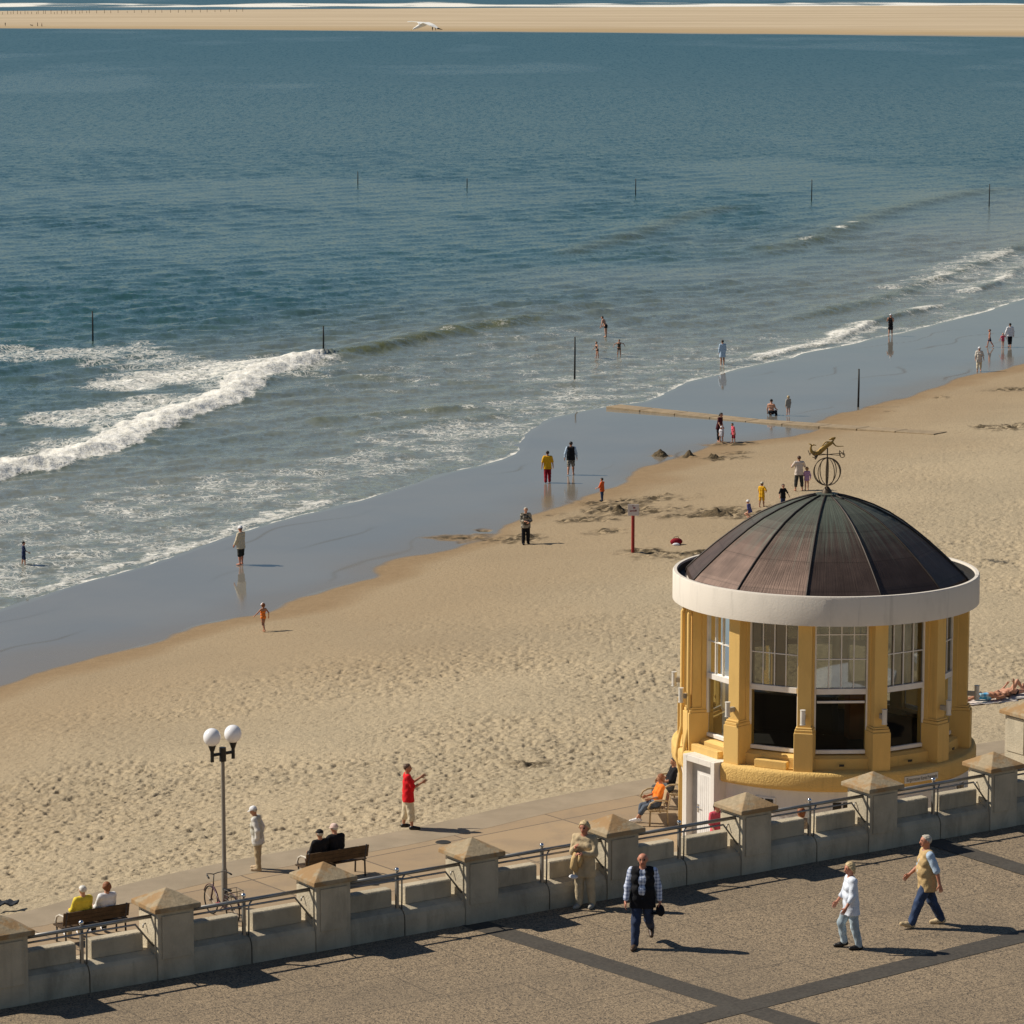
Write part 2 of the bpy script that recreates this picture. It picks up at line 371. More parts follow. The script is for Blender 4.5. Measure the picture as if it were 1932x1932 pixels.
def sea_mat():
    t = NT('water'); p = t.pos()
    foam = t.attr('foam'); shal = t.attr('shal'); calm = t.attr('calm'); far = t.attr('far'); green = t.attr('green')
    g = t.noise(p, 0.02, 3, 0.6)
    deep = t.mix(t.ss(g, 0.35, 0.65), (0.026, 0.080, 0.084), (0.034, 0.092, 0.094))
    deep = t.mix(far, deep, (0.028, 0.092, 0.116))
    c = t.mix(shal, deep, (0.185, 0.200, 0.172))
    c = t.mix(green, c, (0.105, 0.115, 0.045))
    ca = t.math('SUBTRACT', 1.0, t.math('MULTIPLY', calm, 0.85))
    near = t.math('SUBTRACT', 1.0, far)
    def slope(scale, rot, amp, detail, rough):
        o = t.n('TexNoise', Scale=1.0, Detail=detail, Roughness=rough, Distortion=0.3); t.t.links.new(t.pos(scale, rot), o.inputs['Vector'])
        a = t.n('VectorMath', operation='SUBTRACT'); t.t.links.new(o.outputs['Color'], a.inputs[0]); a.inputs[1].default_value = (0.5, 0.5, 0.5)
        b = t.n('VectorMath', operation='MULTIPLY'); t.t.links.new(a.outputs[0], b.inputs[0]); b.inputs[1].default_value = (1, 1.3, 0)
        c_ = t.n('VectorMath', operation='SCALE'); t.t.links.new(b.outputs[0], c_.inputs[0]); t.set(c_.inputs['Scale'], amp); return c_.outputs[0]
    s1 = slope((1.7, 0.75, 1), 0.12, t.math('MULTIPLY', ca, t.math('SUBTRACT', 0.62, t.math('MULTIPLY', far, 0.15))), 3.0, 0.65)
    s2 = slope((1.5, 0.16, 1), 0.0, t.math('MULTIPLY', ca, t.math('MULTIPLY', far, 0.85)), 4.0, 0.75)
    s3 = slope((3.4, 2.2, 1), 0.2, t.math('MULTIPLY', near, 0.35), 2.0, 0.5)
    geo = t.n('NewGeometry'); acc = geo.outputs['Normal']
    for v_ in (s1, s2, s3):
        a = t.n('VectorMath', operation='ADD'); t.t.links.new(acc, a.inputs[0]); t.t.links.new(v_, a.inputs[1]); acc = a.outputs[0]
    nn = t.n('VectorMath', operation='NORMALIZE'); t.t.links.new(acc, nn.inputs[0]); b2 = nn.outputs[0]
    foamb = t.noise(t.pos(), 3.2, 4, 0.65)
    wn = t.n('TexNoise', Scale=0.9, Detail=3.0); t.t.links.new(p, wn.inputs['Vector'])
    wa = t.n('VectorMath', operation='MULTIPLY_ADD'); t.t.links.new(wn.outputs['Color'], wa.inputs[0]); wa.inputs[1].default_value = (1.5, 1.5, 0); t.t.links.new(t.pos((1.0, 0.62, 0)), wa.inputs[2])
    def thread(sc, wmul):
        vo = t.n('TexVoronoi', feature='DISTANCE_TO_EDGE', Scale=sc); t.t.links.new(wa.outputs[0], vo.inputs['Vector'])
        thr = t.math('ADD', t.math('MULTIPLY', foam, wmul), 0.004)
        return t.math('SUBTRACT', 1.0, t.ss(vo.outputs['Distance'], t.math('MULTIPLY', thr, 0.25), thr))
    l2 = t.noise(p, 0.42, 4, 0.65)
    brk = t.ss(t.math('ADD', l2, t.math('MULTIPLY', foam, 0.55)), 0.54, 0.72)
    th = t.math('MAXIMUM', thread(1.7, 0.25), t.math('MULTIPLY', thread(3.9, 0.34), 0.7))
    l1 = t.noise(t.pos((1, 0.6, 1)), 2.6, 4, 0.65, 0.6)
    dense = t.ss(t.math('ADD', foam, t.math('MULTIPLY', t.math('SUBTRACT', l1, 0.5), 0.9)), 0.50, 0.68)
    f = t.math('MULTIPLY', t.math('MAXIMUM', t.math('MULTIPLY', t.math('MULTIPLY', th, brk), 0.74), dense), t.ss(foam, 0.03, 0.12), clamp=True)
    c = t.mix(f, c, t.mix(t.ss(t.noise(p, 3.0, 3), 0.3, 0.7), (0.70, 0.68, 0.60), (0.86, 0.85, 0.80)))
    rough = t.math('ADD', t.math('ADD', 0.16, t.math('MULTIPLY', t.math('MULTIPLY', far, 0.17), t.math('SUBTRACT', 1.0, t.math('MULTIPLY', calm, 0.9)))), t.math('MULTIPLY', f, 0.45))
    b2 = t.bump(foamb, f, 0.10, b2)
    return t.out(Base_Color=c, Roughness=rough, Normal=b2, IOR=1.33)
SEA = sea_mat()
def build_sea():
    rows = np.concatenate([np.linspace(1215, 60, 820), np.linspace(58, -2, 70), [-8, -14, -20, -28, -36, -44, -50, -54]])
    X, Y = fan(rows, 0.0, 0.172, 620, 4.0)
    wl, we, dp = shore(X, Y)
    off = -wl
    eta = np.zeros(X.shape)
    dy = np.abs(np.gradient(Y, axis=0))
    rng = np.random.RandomState(3)
    shal = sstep(62, 3, off + (fbm(X, Y, 22, 3, 2) - 0.5) * 26)
    calmn = fbm(X, Y * 0.45, 60, 4, 8)
    calm = 0.45 * sstep(0.56, 0.70, calmn)
    for (p0, p1, wd) in (((170, 362), (720, 385), 22), ((300, 478), (800, 425), 16), ((-20, 468), (520, 500), 22), ((880, 352), (1380, 352), 9), ((1510, 318), (1850, 425), 14), ((1000, 520), (1500, 500), 8)):
        q = np.array([at(*p0, 0)[:2], at(*p1, 0)[:2]]); d = np.abs(pdist(X, Y, q))
        calm = np.maximum(calm, sstep(wd * 2.0, wd * 0.3, d + (fbm(X, Y * 0.6, wd * 1.3, 4, int(wd)) - 0.5) * wd * 3.2))
    for k in range(34):
        lam = 1.3 * (6.0 / 1.3) ** rng.rand(); th = R(-62 + rng.randn() * 30); kx, ky = math.cos(th), math.sin(th)
        a = 0.0062 * lam * np.clip(lam / (dy * 2.2) - 0.5, 0, 1) * (0.3 + 0.7 * sstep(0, 30, off)) * (1 - 0.6 * calm)
        ph = 2 * math.pi / lam * (kx * X + ky * Y + 1.4 * (vn(X, Y, lam * 4, 100 + k) - 0.5) * 2) + rng.rand() * 6.28
        eta += a * np.sin(ph)
    foam = np.zeros(X.shape); green = np.zeros(X.shape)
    for i, (q, h, reach, fs, trail) in enumerate(CREST):
        d, T = pdist(X, Y, q, True)                # + on the land side of the line
        along = sstep(0.0, 0.12, T) * sstep(1.0, 0.85, T) if i not in (0,) else sstep(1.0, 0.93, T) * 1.0
        if i == 1: along = sstep(0.85, 0.30, T) ** 1.3
        dd = d + (vn(X, Y, 3.5, 200 + i) - 0.5) * 0.5
        prof = np.where(dd < 0, np.exp(-(dd / reach) ** 2), np.exp(-(dd / (0.32 * reach)) ** 2))
        hh = h * (0.85 + 0.3 * vn(X, Y, 9, 300 + i)) * along
        eta += hh * prof
        green = np.maximum(green, along * np.exp(-((dd - 0.1 * reach) / (0.35 * reach)) ** 2) * min(1, h / 0.5))
        if fs > 0:
            part = along * (1 if i in (0, 7) else sstep(0.38, 0.6, vn(T * 9, T * 0 + i, 1.0, 400 + i)))
            band = sstep(-0.45 * trail - 0.9, -0.5, dd + (fbm(X, Y, 1.6, 2, 500 + i) - 0.5) * 2.4) * sstep(0.62 * reach ** 0.5, 0.1, dd)
            if i == 0: band = sstep(-2.0, -0.9, dd + (fbm(X, Y, 1.5, 2, 501) - 0.5) * 1.5) * sstep(1.6, 0.9, dd + (vn(X, Y, 0.8, 502) - 0.5) * 0.7)
            foam = np.maximum(foam, fs * band * part)
            back = sstep(-trail * 2.2, -trail * 0.6, d + (fbm(X, Y, 4, 3, 520 + i) - 0.5) * trail * 1.6) * (d < 0.3)
            foam = np.maximum(foam, (0.40 if i else 0.45) * fs * back * part)
            if i == 0:
                puff = band * along
                eta += puff * (0.14 * (fbm(X, Y, 1.3, 3, 9) - 0.4) + 0.12 * (vn(X, Y, 0.45, 10) - 0.5) + 0.07 * (vn(X, Y, 0.2, 11) - 0.5))
        elif i == 1:
            cap = along * sstep(0.62, 0.8, vn(T * 22, T * 0, 1.0, 7)) * np.exp(-((d + 0.2) / 0.5) ** 2); foam = np.maximum(foam, 0.7 * cap)
        elif i == 2:
            cap = along * sstep(0.66, 0.8, vn(T * 30, T * 0, 1.0, 8)) * np.exp(-((d + 0.2) / 0.7) ** 2) * sstep(0.1, 0.25, T) * sstep(0.6, 0.4, T); foam = np.maximum(foam, 0.7 * cap)
    for (p0, p1, wd, st) in PATCH:
        q = np.array([at(*p0, 0)[:2], at(*p1, 0)[:2]]); d = np.abs(pdist(X, Y, q))
        foam = np.maximum(foam, st * sstep(wd * 1.4, wd * 0.3, d + (fbm(X, Y, wd * 0.9, 3, int(wd * 10)) - 0.5) * wd * 1.5))
    # lace and the last foam line by the sand
    zone = sstep(22, 3, off + (fbm(X, Y, 12, 3, 71) - 0.5) * 16) * (0.05 + 0.13 * sstep(0.35, 0.65, fbm(X, Y, 7, 3, 72)))
    foam = np.maximum(foam, zone * (off > -1))
    lastl = sstep(0.62 + 0.55 * sstep(185, 250, Y), 0.2, off + (vn(X, Y, 1.2, 73) - 0.5) * 0.5) * (0.60 + 0.22 * vn(X, Y, 5, 74))
    foam = np.maximum(foam, lastl)
    # breakers on the far side of the sandbank
    fb = sstep(2430, 2450, Y) * sstep(2760, 2640, Y + (fbm(X, Y * 0.3, 60, 3, 81) - 0.5) * 420)
    foam = np.maximum(foam, fb * (0.12 + 0.80 * sstep(0.3, 0.6, fbm(X, Y * 0.5, 55, 3, 82))))
    eta *= sstep(-0.2, 4.0, off) * 0.9 + 0.1
    Z = eta + 0.012
    Z = np.where(off < 0.25, np.minimum(Z, 0.03 - 0.03 * np.clip(-off, 0, 3)), Z)
    Z = np.where(off < -1.5, -1.2, Z)
    far = sstep(180, 1250, Y) ** 0.8
    grid_mesh('sea', X, Y, Z, dict(foam=foam, shal=shal, calm=calm, far=far, green=green * (Y < 600)), SEA)
build_sea()

# ------------------------------------------------------------------ sandbank on the far side of the channel
def build_sandbank():
    t = NT('pale_sand'); p = t.pos((0.004, 0.03, 1)); rel = t.attr('rel')
    n = t.noise(p, 1.0, 6, 0.65, 0.4)
    c = t.mix(t.ss(n, 0.35, 0.7), (0.42, 0.325, 0.205), (0.56, 0.45, 0.30))
    c = t.mix(t.math('MULTIPLY', t.ss(rel, 0.16, 0.03), 0.75), c, (0.36, 0.25, 0.115))
    c = t.mix(t.ss(rel, 0.03, 0.0), c, (0.22, 0.21, 0.18))
    m = t.out(Base_Color=c, Roughness=0.85)
    us = np.concatenate([np.linspace(-2.5, -0.2, 12), np.linspace(-0.18, 0.18, 140), np.linspace(0.2, 2.5, 12)])
    ux = np.array([-400, 0, 300, 966, 1500, 1932, 2400]); yy = np.array([50, 52, 53.5, 58.3, 63, 68, 76])
    fx = np.array([-400, 0, 966, 1932, 2400]); fy = np.array([21, 19, 13, 7.5, 7])
    px = 966 + us * F
    n_ = np.interp(px, ux, yy); f_ = np.interp(px, fx, fy)
    yn = 27 * F / (n_ - YH); yf = 27 * F / (f_ - YH)
    T = np.linspace(0, 1, 60)
    Y = yn[None, :] * (1 - T[:, None]) + yf[None, :] * T[:, None]; X = us[None, :] * Y * 1.0
    Y = Y + (fbm(X, Y, 120, 3, 12) - 0.5) * 26 * (T[:, None] < 0.02)
    Z = 1.5 * np.sin(np.pi * np.clip(T, 0, 1))[:, None] ** 0.8 + (fbm(X, Y, 40, 3, 3) - 0.5) * 0.25 - 0.02 + 0 * X
    return grid_mesh('sandbank', X, Y, Z, dict(rel=np.repeat(T[:, None], len(us), 1)), m)
build_sandbank()

# ------------------------------------------------------------------ promenades
WO = np.array([-8.909, 57.861]); WE = np.array([0.83311, 0.55310]); WN = np.array([0.55310, -0.83311])
def wp(s, n, z=0.0): q = WO + WE * s + WN * n; return (q[0], q[1], z)
WROT = math.atan2(WE[1], WE[0])
def agg_mat():
    t = NT('exposed_aggregate'); p = t.pos()
    v = t.n('TexVoronoi', Scale=42.0, Randomness=1.0); t.t.links.new(p, v.inputs['Vector'])
    sx = t.n('SeparateColor'); t.t.links.new(v.outputs['Color'], sx.inputs[0])
    n2 = t.noise(p, 26.0, 3, 0.7); big = t.noise(p, 0.35, 5, 0.6)
    c = t.mix(sx.outputs[0], (0.120, 0.090, 0.058), (0.36, 0.272, 0.172))
    c = t.mix(t.ss(sx.outputs[1], 0.80, 0.88), c, (0.06, 0.048, 0.036))
    c = t.mix(t.ss(n2, 0.55, 0.75), c, (0.36, 0.272, 0.176))
    c = t.mix(t.math('MULTIPLY', t.ss(big, 0.4, 0.7), 0.35), c, (0.12, 0.095, 0.066))
    br = t.n('TexBrick', Scale=1.0); br.offset = 0.5; br.inputs['Mortar Size'].default_value = 0.018; br.inputs['Brick Width'].default_value = 3.3; br.inputs['Row Height'].default_value = 1.65
    mp = t.pos((1, 1, 1), -WROT); t.t.links.new(mp, br.inputs['Vector'])
    c = t.mix(t.math('MULTIPLY', br.outputs['Fac'], 0.5), c, (0.06, 0.048, 0.035))
    return t.out(Base_Color=c, Roughness=0.85, Normal=t.bump(v.outputs['Distance'], 0.5, 0.012))
def strip_mat():
    t = NT('dark_paving'); p = t.pos()
    v = t.n('TexVoronoi', Scale=20.0); t.t.links.new(p, v.inputs['Vector'])
    n2 = t.noise(p, 1.3, 5, 0.65)
    c = t.mix(v.outputs['Color'], (0.036, 0.031, 0.025), (0.072, 0.061, 0.047))
    c = t.mix(t.math('MULTIPLY', t.ss(n2, 0.4, 0.7), 0.4), c, (0.075, 0.068, 0.056))
    br = t.n('TexBrick', Scale=1.0); br.inputs['Mortar Size'].default_value = 0.01; br.inputs['Brick Width'].default_value = 0.9; br.inputs['Row Height'].default_value = 5.0
    t.t.links.new(t.pos((1, 1, 1), -WROT), br.inputs['Vector'])
    return t.out(Base_Color=c, Roughness=0.8)
def prom_mat():
    t = NT('concrete_paving'); p = t.pos()
    br = t.n('TexBrick', Scale=1.0); br.offset = 0.0; br.inputs['Mortar Size'].default_value = 0.03; br.inputs['Brick Width'].default_value = 3.4; br.inputs['Row Height'].default_value = 3.1
    br.inputs['Color1'].default_value = (0.30, 0.215, 0.13, 1); br.inputs['Color2'].default_value = (0.37, 0.265, 0.155, 1); br.inputs['Mortar'].default_value = (0.13, 0.098, 0.066, 1)
    t.t.links.new(t.pos((1, 1, 1), -WROT - 0.08), br.inputs['Vector'])
    n2 = t.noise(p, 0.9, 6, 0.65, 0.5); n3 = t.noise(p, 25, 3)
    c = t.mix(t.math('MULTIPLY', t.ss(n2, 0.42, 0.7), 0.45), br.outputs['Color'], (0.215, 0.165, 0.115))
    c = t.mix(t.math('MULTIPLY', t.ss(n3, 0.4, 0.7), 0.18), c, (0.40, 0.31, 0.20))
    return t.out(Base_Color=c, Roughness=0.85, Normal=t.bump(n3, 0.4, 0.01))
def kerb_mat():
    t = NT('kerb_concrete'); p = t.pos()
    n2 = t.noise(p, 0.7, 6, 0.65, 0.3); n3 = t.noise(p, 30, 3)
    c = t.mix(t.ss(n2, 0.3, 0.7), (0.27, 0.215, 0.145), (0.345, 0.275, 0.19))
    c = t.mix(t.math('MULTIPLY', t.ss(n3, 0.45, 0.7), 0.2), c, (0.19, 0.15, 0.11))
    return t.out(Base_Color=c, Roughness=0.85, Normal=t.bump(n3, 0.4, 0.01))
AGG, STRIP, PROMM, KERB = agg_mat(), strip_mat(), prom_mat(), kerb_mat()
# upper promenade: slab behind the parapet line, reaching under the camera
mb = MB(); mb.prism([wp(-120, -0.70)[:2], wp(-120, 60)[:2], wp(140, 60)[:2], wp(140, -0.70)[:2]], TERR - 0.4, TERR)
struct(mb.build('upper_promenade', AGG))
def strip(p0, p1, wd, k):
    a = np.array(p0); b = np.array(p1); d = (b - a) / np.linalg.norm(b - a); n = np.array([-d[1], d[0]]) * wd / 2
    m = MB(); z = TERR + 0.004 + 0.004 * k
    m.add([(*(a + n), z), (*(a - n), z), (*(b - n), z), (*(b + n), z)], [(0, 1, 2, 3)])
    struct(m.build('paving_strip', STRIP))
A0, A1 = at(945, 1758, TERR)[:2], at(1402, 1900, TERR)[:2]; dA = (A1 - A0) / np.linalg.norm(A1 - A0)
strip(A0 - dA * 1.0, A1 + dA * 14, 0.58, 0)
B0, B1 = at(1240, 1940, TERR)[:2], at(1932, 1766, TERR)[:2]; dB = (B1 - B0) / np.linalg.norm(B1 - B0)
strip(B0 - dB * 8, B1 + dB * 30, 0.58, 1)
C0, C1 = at(1790, 1597, TERR)[:2], at(1932, 1642, TERR)[:2]; dC = (C1 - C0) / np.linalg.norm(C1 - C0)
strip(C0 - dC * .6, C1 + dC * 14, 0.58, 2)
# lower promenade: from the retaining wall out to the sand
edge = [tuple(q) for q in EDGE]
inner = []
for i, q in enumerate(EDGE):
    a = EDGE[max(i - 1, 0)]; b = EDGE[min(i + 1, len(EDGE) - 1)]; d = (b - a) / np.linalg.norm(b - a)
    inner.append((q[0] + d[1] * 1.35, q[1] - d[0] * 1.35))
mb = MB(); n_ = len(edge)
mb.prism(inner[::-1] + [wp(-65, -1.2)[:2], wp(150, -1.2)[:2]], PROM - 0.5, PROM - 0.004)
struct(mb.build('lower_promenade', PROMM))
mb = MB(); mb.prism(edge[::-1] + inner, PROM - 0.9, PROM)
struct(mb.build('kerb_strip', KERB))
CONC = mat('concrete', (0.505, 0.44, 0.325), 0.85, 0.14, 1.6, 0.012, 22, dirt=0.45)
CONC_B = mat('concrete_blocks', (0.485, 0.418, 0.305), 0.85, 0.16, 1.3, 0.012, 22, dirt=0.6)
CAPM = None
def cap_mat():
    t = NT('lichen_stone'); p = t.pos()
    n1 = t.noise(p, 2.2, 6, 0.65, 0.5); n2 = t.noise(p, 11, 4, 0.6); n3 = t.noise(p, 0.45, 2)
    c = t.mix(t.ss(n2, 0.35, 0.65), (0.36, 0.28, 0.175), (0.45, 0.355, 0.23))
    c = t.mix(t.math('MULTIPLY', t.ss(n1, 0.42, 0.55), t.ss(n3, 0.36, 0.52)), c, (0.31, 0.19, 0.085))
    c = t.mix(t.math('MULTIPLY', t.ss(n1, 0.55, 0.42), 0.35), c, (0.17, 0.135, 0.08))
    return t.out(Base_Color=c, Roughness=0.9, Normal=t.bump(n2, 0.6, 0.02))
CAPM = cap_mat()
STEEL = mat('galvanised_steel', (0.30, 0.29, 0.27), 0.38, 0.15, 3, metal=0.75)
CHROME = mat('polished_steel', (0.75, 0.75, 0.75), 0.12, 0.05, 3, metal=1.0)
DARK = mat('black_metal', (0.012, 0.012, 0.012), 0.45, 0.1, 3)

wall = thing('parapet_wall', 'long weathered concrete parapet with square capped pillars along the upper promenade', 'wall', (WO[0], WO[1], TERR), WROT)
# local frame of the wall: x along it, -y towards the sea is +y here; the promenade is on -y
PIL0, PER, PW = 6.38, 3.275, 0.73
def pillar(s, parent, h=1.26, y0=0.0, zb=0.0, name='pillar'):
    m = MB(); m.box((s + PW / 2, y0 + PW / 2, (zb + h) / 2), (PW, PW, h - zb))
    m.box((s + PW / 2, y0 - 0.012, 0.78), (PW - 0.16, 0.024, 0.80)); m.box((s - 0.012, y0 + PW / 2, 0.78), (0.024, PW - 0.16, 0.80))
    m.box((s + PW + 0.012, y0 + PW / 2, 0.78), (0.024, PW - 0.16, 0.80))
    p = m.build(name, CONC, parent, bev=0.008)
    c = MB(); e = PW + 0.20; z = h
    x0, y_ = s + PW / 2, y0 + PW / 2
    b = [(x0 + sx * e / 2, y_ + sy * e / 2) for sx, sy in ((-1, -1), (1, -1), (1, 1), (-1, 1))]
    v = [(x, y, z) for x, y in b] + [(x, y, z + 0.085) for x, y in b] + [(x0, y_, z + 0.335)]
    c.add(v, [(3, 2, 1, 0), (0, 1, 5, 4), (1, 2, 6, 5), (2, 3, 7, 6), (3, 0, 4, 7), (4, 5, 8), (5, 6, 8), (6, 7, 8), (7, 4, 8)])
    c.build('cap', CAPM, p, bev=0.012)
    return p
for k in range(-3, 9): pillar(PIL0 + PER * k, wall)
prof = [(0.03, -0.02), (0.03, 0.30), (0.05, 0.40), (0.10, 0.47), (0.26, 0.53), (0.62, 0.53), (0.62, -0.02)]   # (y, z)
up = [(0.27, 0.53), (0.27, 0.84), (0.30, 0.87), (0.50, 0.87), (0.52, 0.85), (0.52, 0.53)]
YZ = Matrix(((0, 0, 1, 0), (1, 0, 0, 0), (0, 1, 0, 0), (0, 0, 0, 1)))
ORD = {-3: 'far outside', -2: 'outside', -1: 'first', 0: 'second', 1: 'third', 2: 'fourth', 3: 'fifth', 4: 'sixth', 5: 'seventh', 6: 'eighth', 7: 'ninth'}
for k in range(-3, 8):
    a = PIL0 + PER * k + PW; b = PIL0 + PER * (k + 1); mid = a + 1.20
    for x0, x1 in ((a + 0.004, mid - 0.012), (mid + 0.012, b - 0.004)):
        m = MB(); m.prism(prof, x0, x1, YZ); m.build('base_block', CONC_B, wall, bev=0.006)
    for x0, x1 in ((a + 0.004, a + 1.06), (a + 1.36, b - 0.16)):
        m = MB(); m.prism(up, x0, x1, YZ); m.build('coping_block', CONC_B, wall, bev=0.012)
    if k == -3 or k > 5: continue
    rl = thing('handrail', f'grey steel handrail with a ball topped post in the {ORD[k + 1]} parapet bay from the left', 'handrail', wp(0, 0, TERR), WROT, 'handrails between the parapet pillars')
    px = a + 1.14
    m = MB(); m.box((px, 0.215, 0.80), (0.055, 0.055, 0.66)); m.tube([(px, 0.215, 1.1), (px, 0.215, 1.21)], 0.02)
    po = m.build('post', STEEL, rl)
    m = MB(); m.ball((px, 0.215, 1.245), 0.045, 10); m.build('ball_finial', CHROME, po, True)
    m = MB(); m.tube([(a, 0.215, 1.15), (b, 0.215, 1.15)], 0.036, 10); m.build('rail', STEEL, rl, True)
    m = MB(); m.tube([(a, 0.13, 1.07), (px - .1, 0.13, 1.07), (b - 0.38, 0.13, 1.07), (b - 0.02, 0.13, 0.62)], 0.020, 8); m.build('lower_rail', STEEL, rl, True)
    m = MB(); m.tube([(px + 0.16, 0.20, 1.12), (px + 0.10, 0.16, 1.10), (px + 0.07, 0.15, 1.04), (px + 0.07, 0.15, 0.80), (px + 0.07, 0.16, 0.50)], 0.016, 8); m.build('brace', STEEL, rl, True)
    m = MB(); m.tube([(b, 0.42, 0.98), (b - 0.07, 0.42, 0.96), (b - 0.09, 0.40, 0.90)], 0.014, 6); m.build('hook', STEEL, rl, True)
# retaining wall below the parapet and the stair-head landing with its own pillar at the right
m = MB(); m.box((10, 0.90, (PROM - TERR) / 2 - 0.2), (250, 0.5, TERR - PROM + 0.36)); m.build('retaining_wall', CONC, wall)
stair = thing('stair_head', 'stone stair pillar with an orange lichen cap behind the parapet at the right edge', 'pillar', (WO[0], WO[1], TERR), WROT)
q = at_depth(1899, 1380, 75.6)[:2] - WO; ss_, nn_ = q @ WE, -(q @ WN)
m = MB(); m.box((ss_ + 1.95, nn_ + .4, -2.6), (3.4, 1.5, 5.0)); m.build('landing', CONC, stair)
pillar(ss_ + 0.52, stair, 1.22, nn_ - 0.1, -0.1)

# ------------------------------------------------------------------ the pavilion
PX, PY = 8.412, 91.0
pav = thing('pavilion', 'round yellow seaside pavilion with a white fascia and brown copper dome', 'pavilion', (PX, PY, PROM))
def stucco(name, c, rb=0.03, sc=16):
    t = NT(name); p = t.pos(obj=True)
    n = t.noise(p, sc, 3, 0.6); n2 = t.noise(t.pos((1, 1, 0.4), obj=True), 1.4, 5, 0.65)
    c2 = t.mix(t.math('MULTIPLY', t.ss(n2, 0.45, 0.72), 0.30), c, tuple(x * 0.62 for x in c))
    n3 = t.noise(t.pos((5, 5, 0.35), obj=True), 1.0, 4, 0.65); c2 = t.mix(t.math('MULTIPLY', t.ss(n3, 0.56, 0.78), 0.35), c2, tuple(x * 0.5 for x in c))
    return t.out(Base_Color=c2, Roughness=0.85, Normal=t.bump(n, 0.8, rb))
YEL = stucco('yellow_plaster', (0.70, 0.46, 0.15), 0.008, 30)
YELR = stucco('rough_yellow_stucco', (0.70, 0.46, 0.15), 0.035, 20)
WHT = stucco('white_plaster', (0.72, 0.68, 0.62), 0.008, 25)
FASC = stucco('fascia_plaster', (0.66, 0.61, 0.54), 0.006, 20)
WOODW = mat('white_paint', (0.74, 0.72, 0.69), 0.45, 0.05, 4)
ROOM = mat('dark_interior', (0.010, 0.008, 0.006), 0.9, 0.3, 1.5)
def az(deg): a = R(deg); return Vector((math.sin(a), -math.cos(a), 0))     # 0 = towards the camera, + to the right
def azM(deg, r=0.0, z=0.0):                                                # local x = tangent to the right, y = inwards, z = up
    a = R(deg); o = az(deg) * r
    return Matrix.Translation((o.x, o.y, z)) @ Matrix.Rotation(a, 4, 'Z')
m = MB(); m.lathe([(3.90, -0.3), (3.90, 1.88), (4.00, 1.93), (4.00, 1.96), (3.7, 1.96)], 72)
m.lathe([(3.3, 1.96), (3.3, -0.3)], 72); m.build('base_wall', WHT, pav, 'auto')
m = MB(); m.lathe([(3.72, 1.93), (4.04, 1.93), (4.085, 1.97), (4.10, 2.05), (4.10, 2.32), (4.08, 2.39), (4.03, 2.425), (3.2, 2.43)], 96, a0=R(-56 - 90 + 9.9), a1=R(-56 - 90 + 360 - 9.9)); m.build('cornice', YELR, pav, True)
m = MB(); m.lathe([(3.72, 2.42), (3.72, 2.70), (3.60, 2.76), (3.2, 2.78)], 12, a0=R(-90 - 12.8)); m.build('sill_wall', YEL, pav)
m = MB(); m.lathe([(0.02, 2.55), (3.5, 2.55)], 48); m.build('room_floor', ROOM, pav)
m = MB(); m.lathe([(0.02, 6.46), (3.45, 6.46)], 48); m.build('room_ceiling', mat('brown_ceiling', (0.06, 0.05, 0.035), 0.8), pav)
# fascia ring
m = MB(); m.lathe([(4.10, 6.30), (4.10, 7.03), (4.075, 7.07), (3.99, 7.07), (3.97, 7.03), (3.97, 6.86), (3.3, 6.84), (3.3, 6.34), (3.6, 6.30)], 128, close=True)
m.build('fascia', FASC, pav, 'auto')
m = MB(); m.lathe([(3.962, 7.025), (3.962, 6.868), (3.74, 6.868)], 96); m.build('gutter', mat('lead_gutter', (0.03, 0.028, 0.027), 0.7), pav, 'auto')
V0 = -12.8
def glass_mat(nm, ior, tc=(0.22, 0.22, 0.17, 1)):
    t = NT(nm); g = t.n('BsdfGlossy', Roughness=0.02); g.inputs['Color'].default_value = (0.9, 0.95, 0.95, 1)
    tr = t.n('BsdfTransparent'); tr.inputs['Color'].default_value = tc
    fr = t.n('Fresnel', IOR=ior); mx = t.n('MixShader')
    t.t.links.new(fr.outputs[0], mx.inputs[0]); t.t.links.new(tr.outputs[0], mx.inputs[1]); t.t.links.new(g.outputs[0], mx.inputs[2])
    t.t.links.new(mx.outputs[0], t.t.nodes['Material Output'].inputs[0]); return t.m
GLASS, GLASS_LOW = glass_mat('window_glass', 2.3), glass_mat('clear_glass', 1.2, (0.6, 0.62, 0.6, 1))
FROST = mat('frosted_pane', (0.085, 0.075, 0.04), 0.15, 0.25, 1.2)
RUSTY = mat('lamp_metal', (0.36, 0.34, 0.30), 0.5, 0.1, 5)
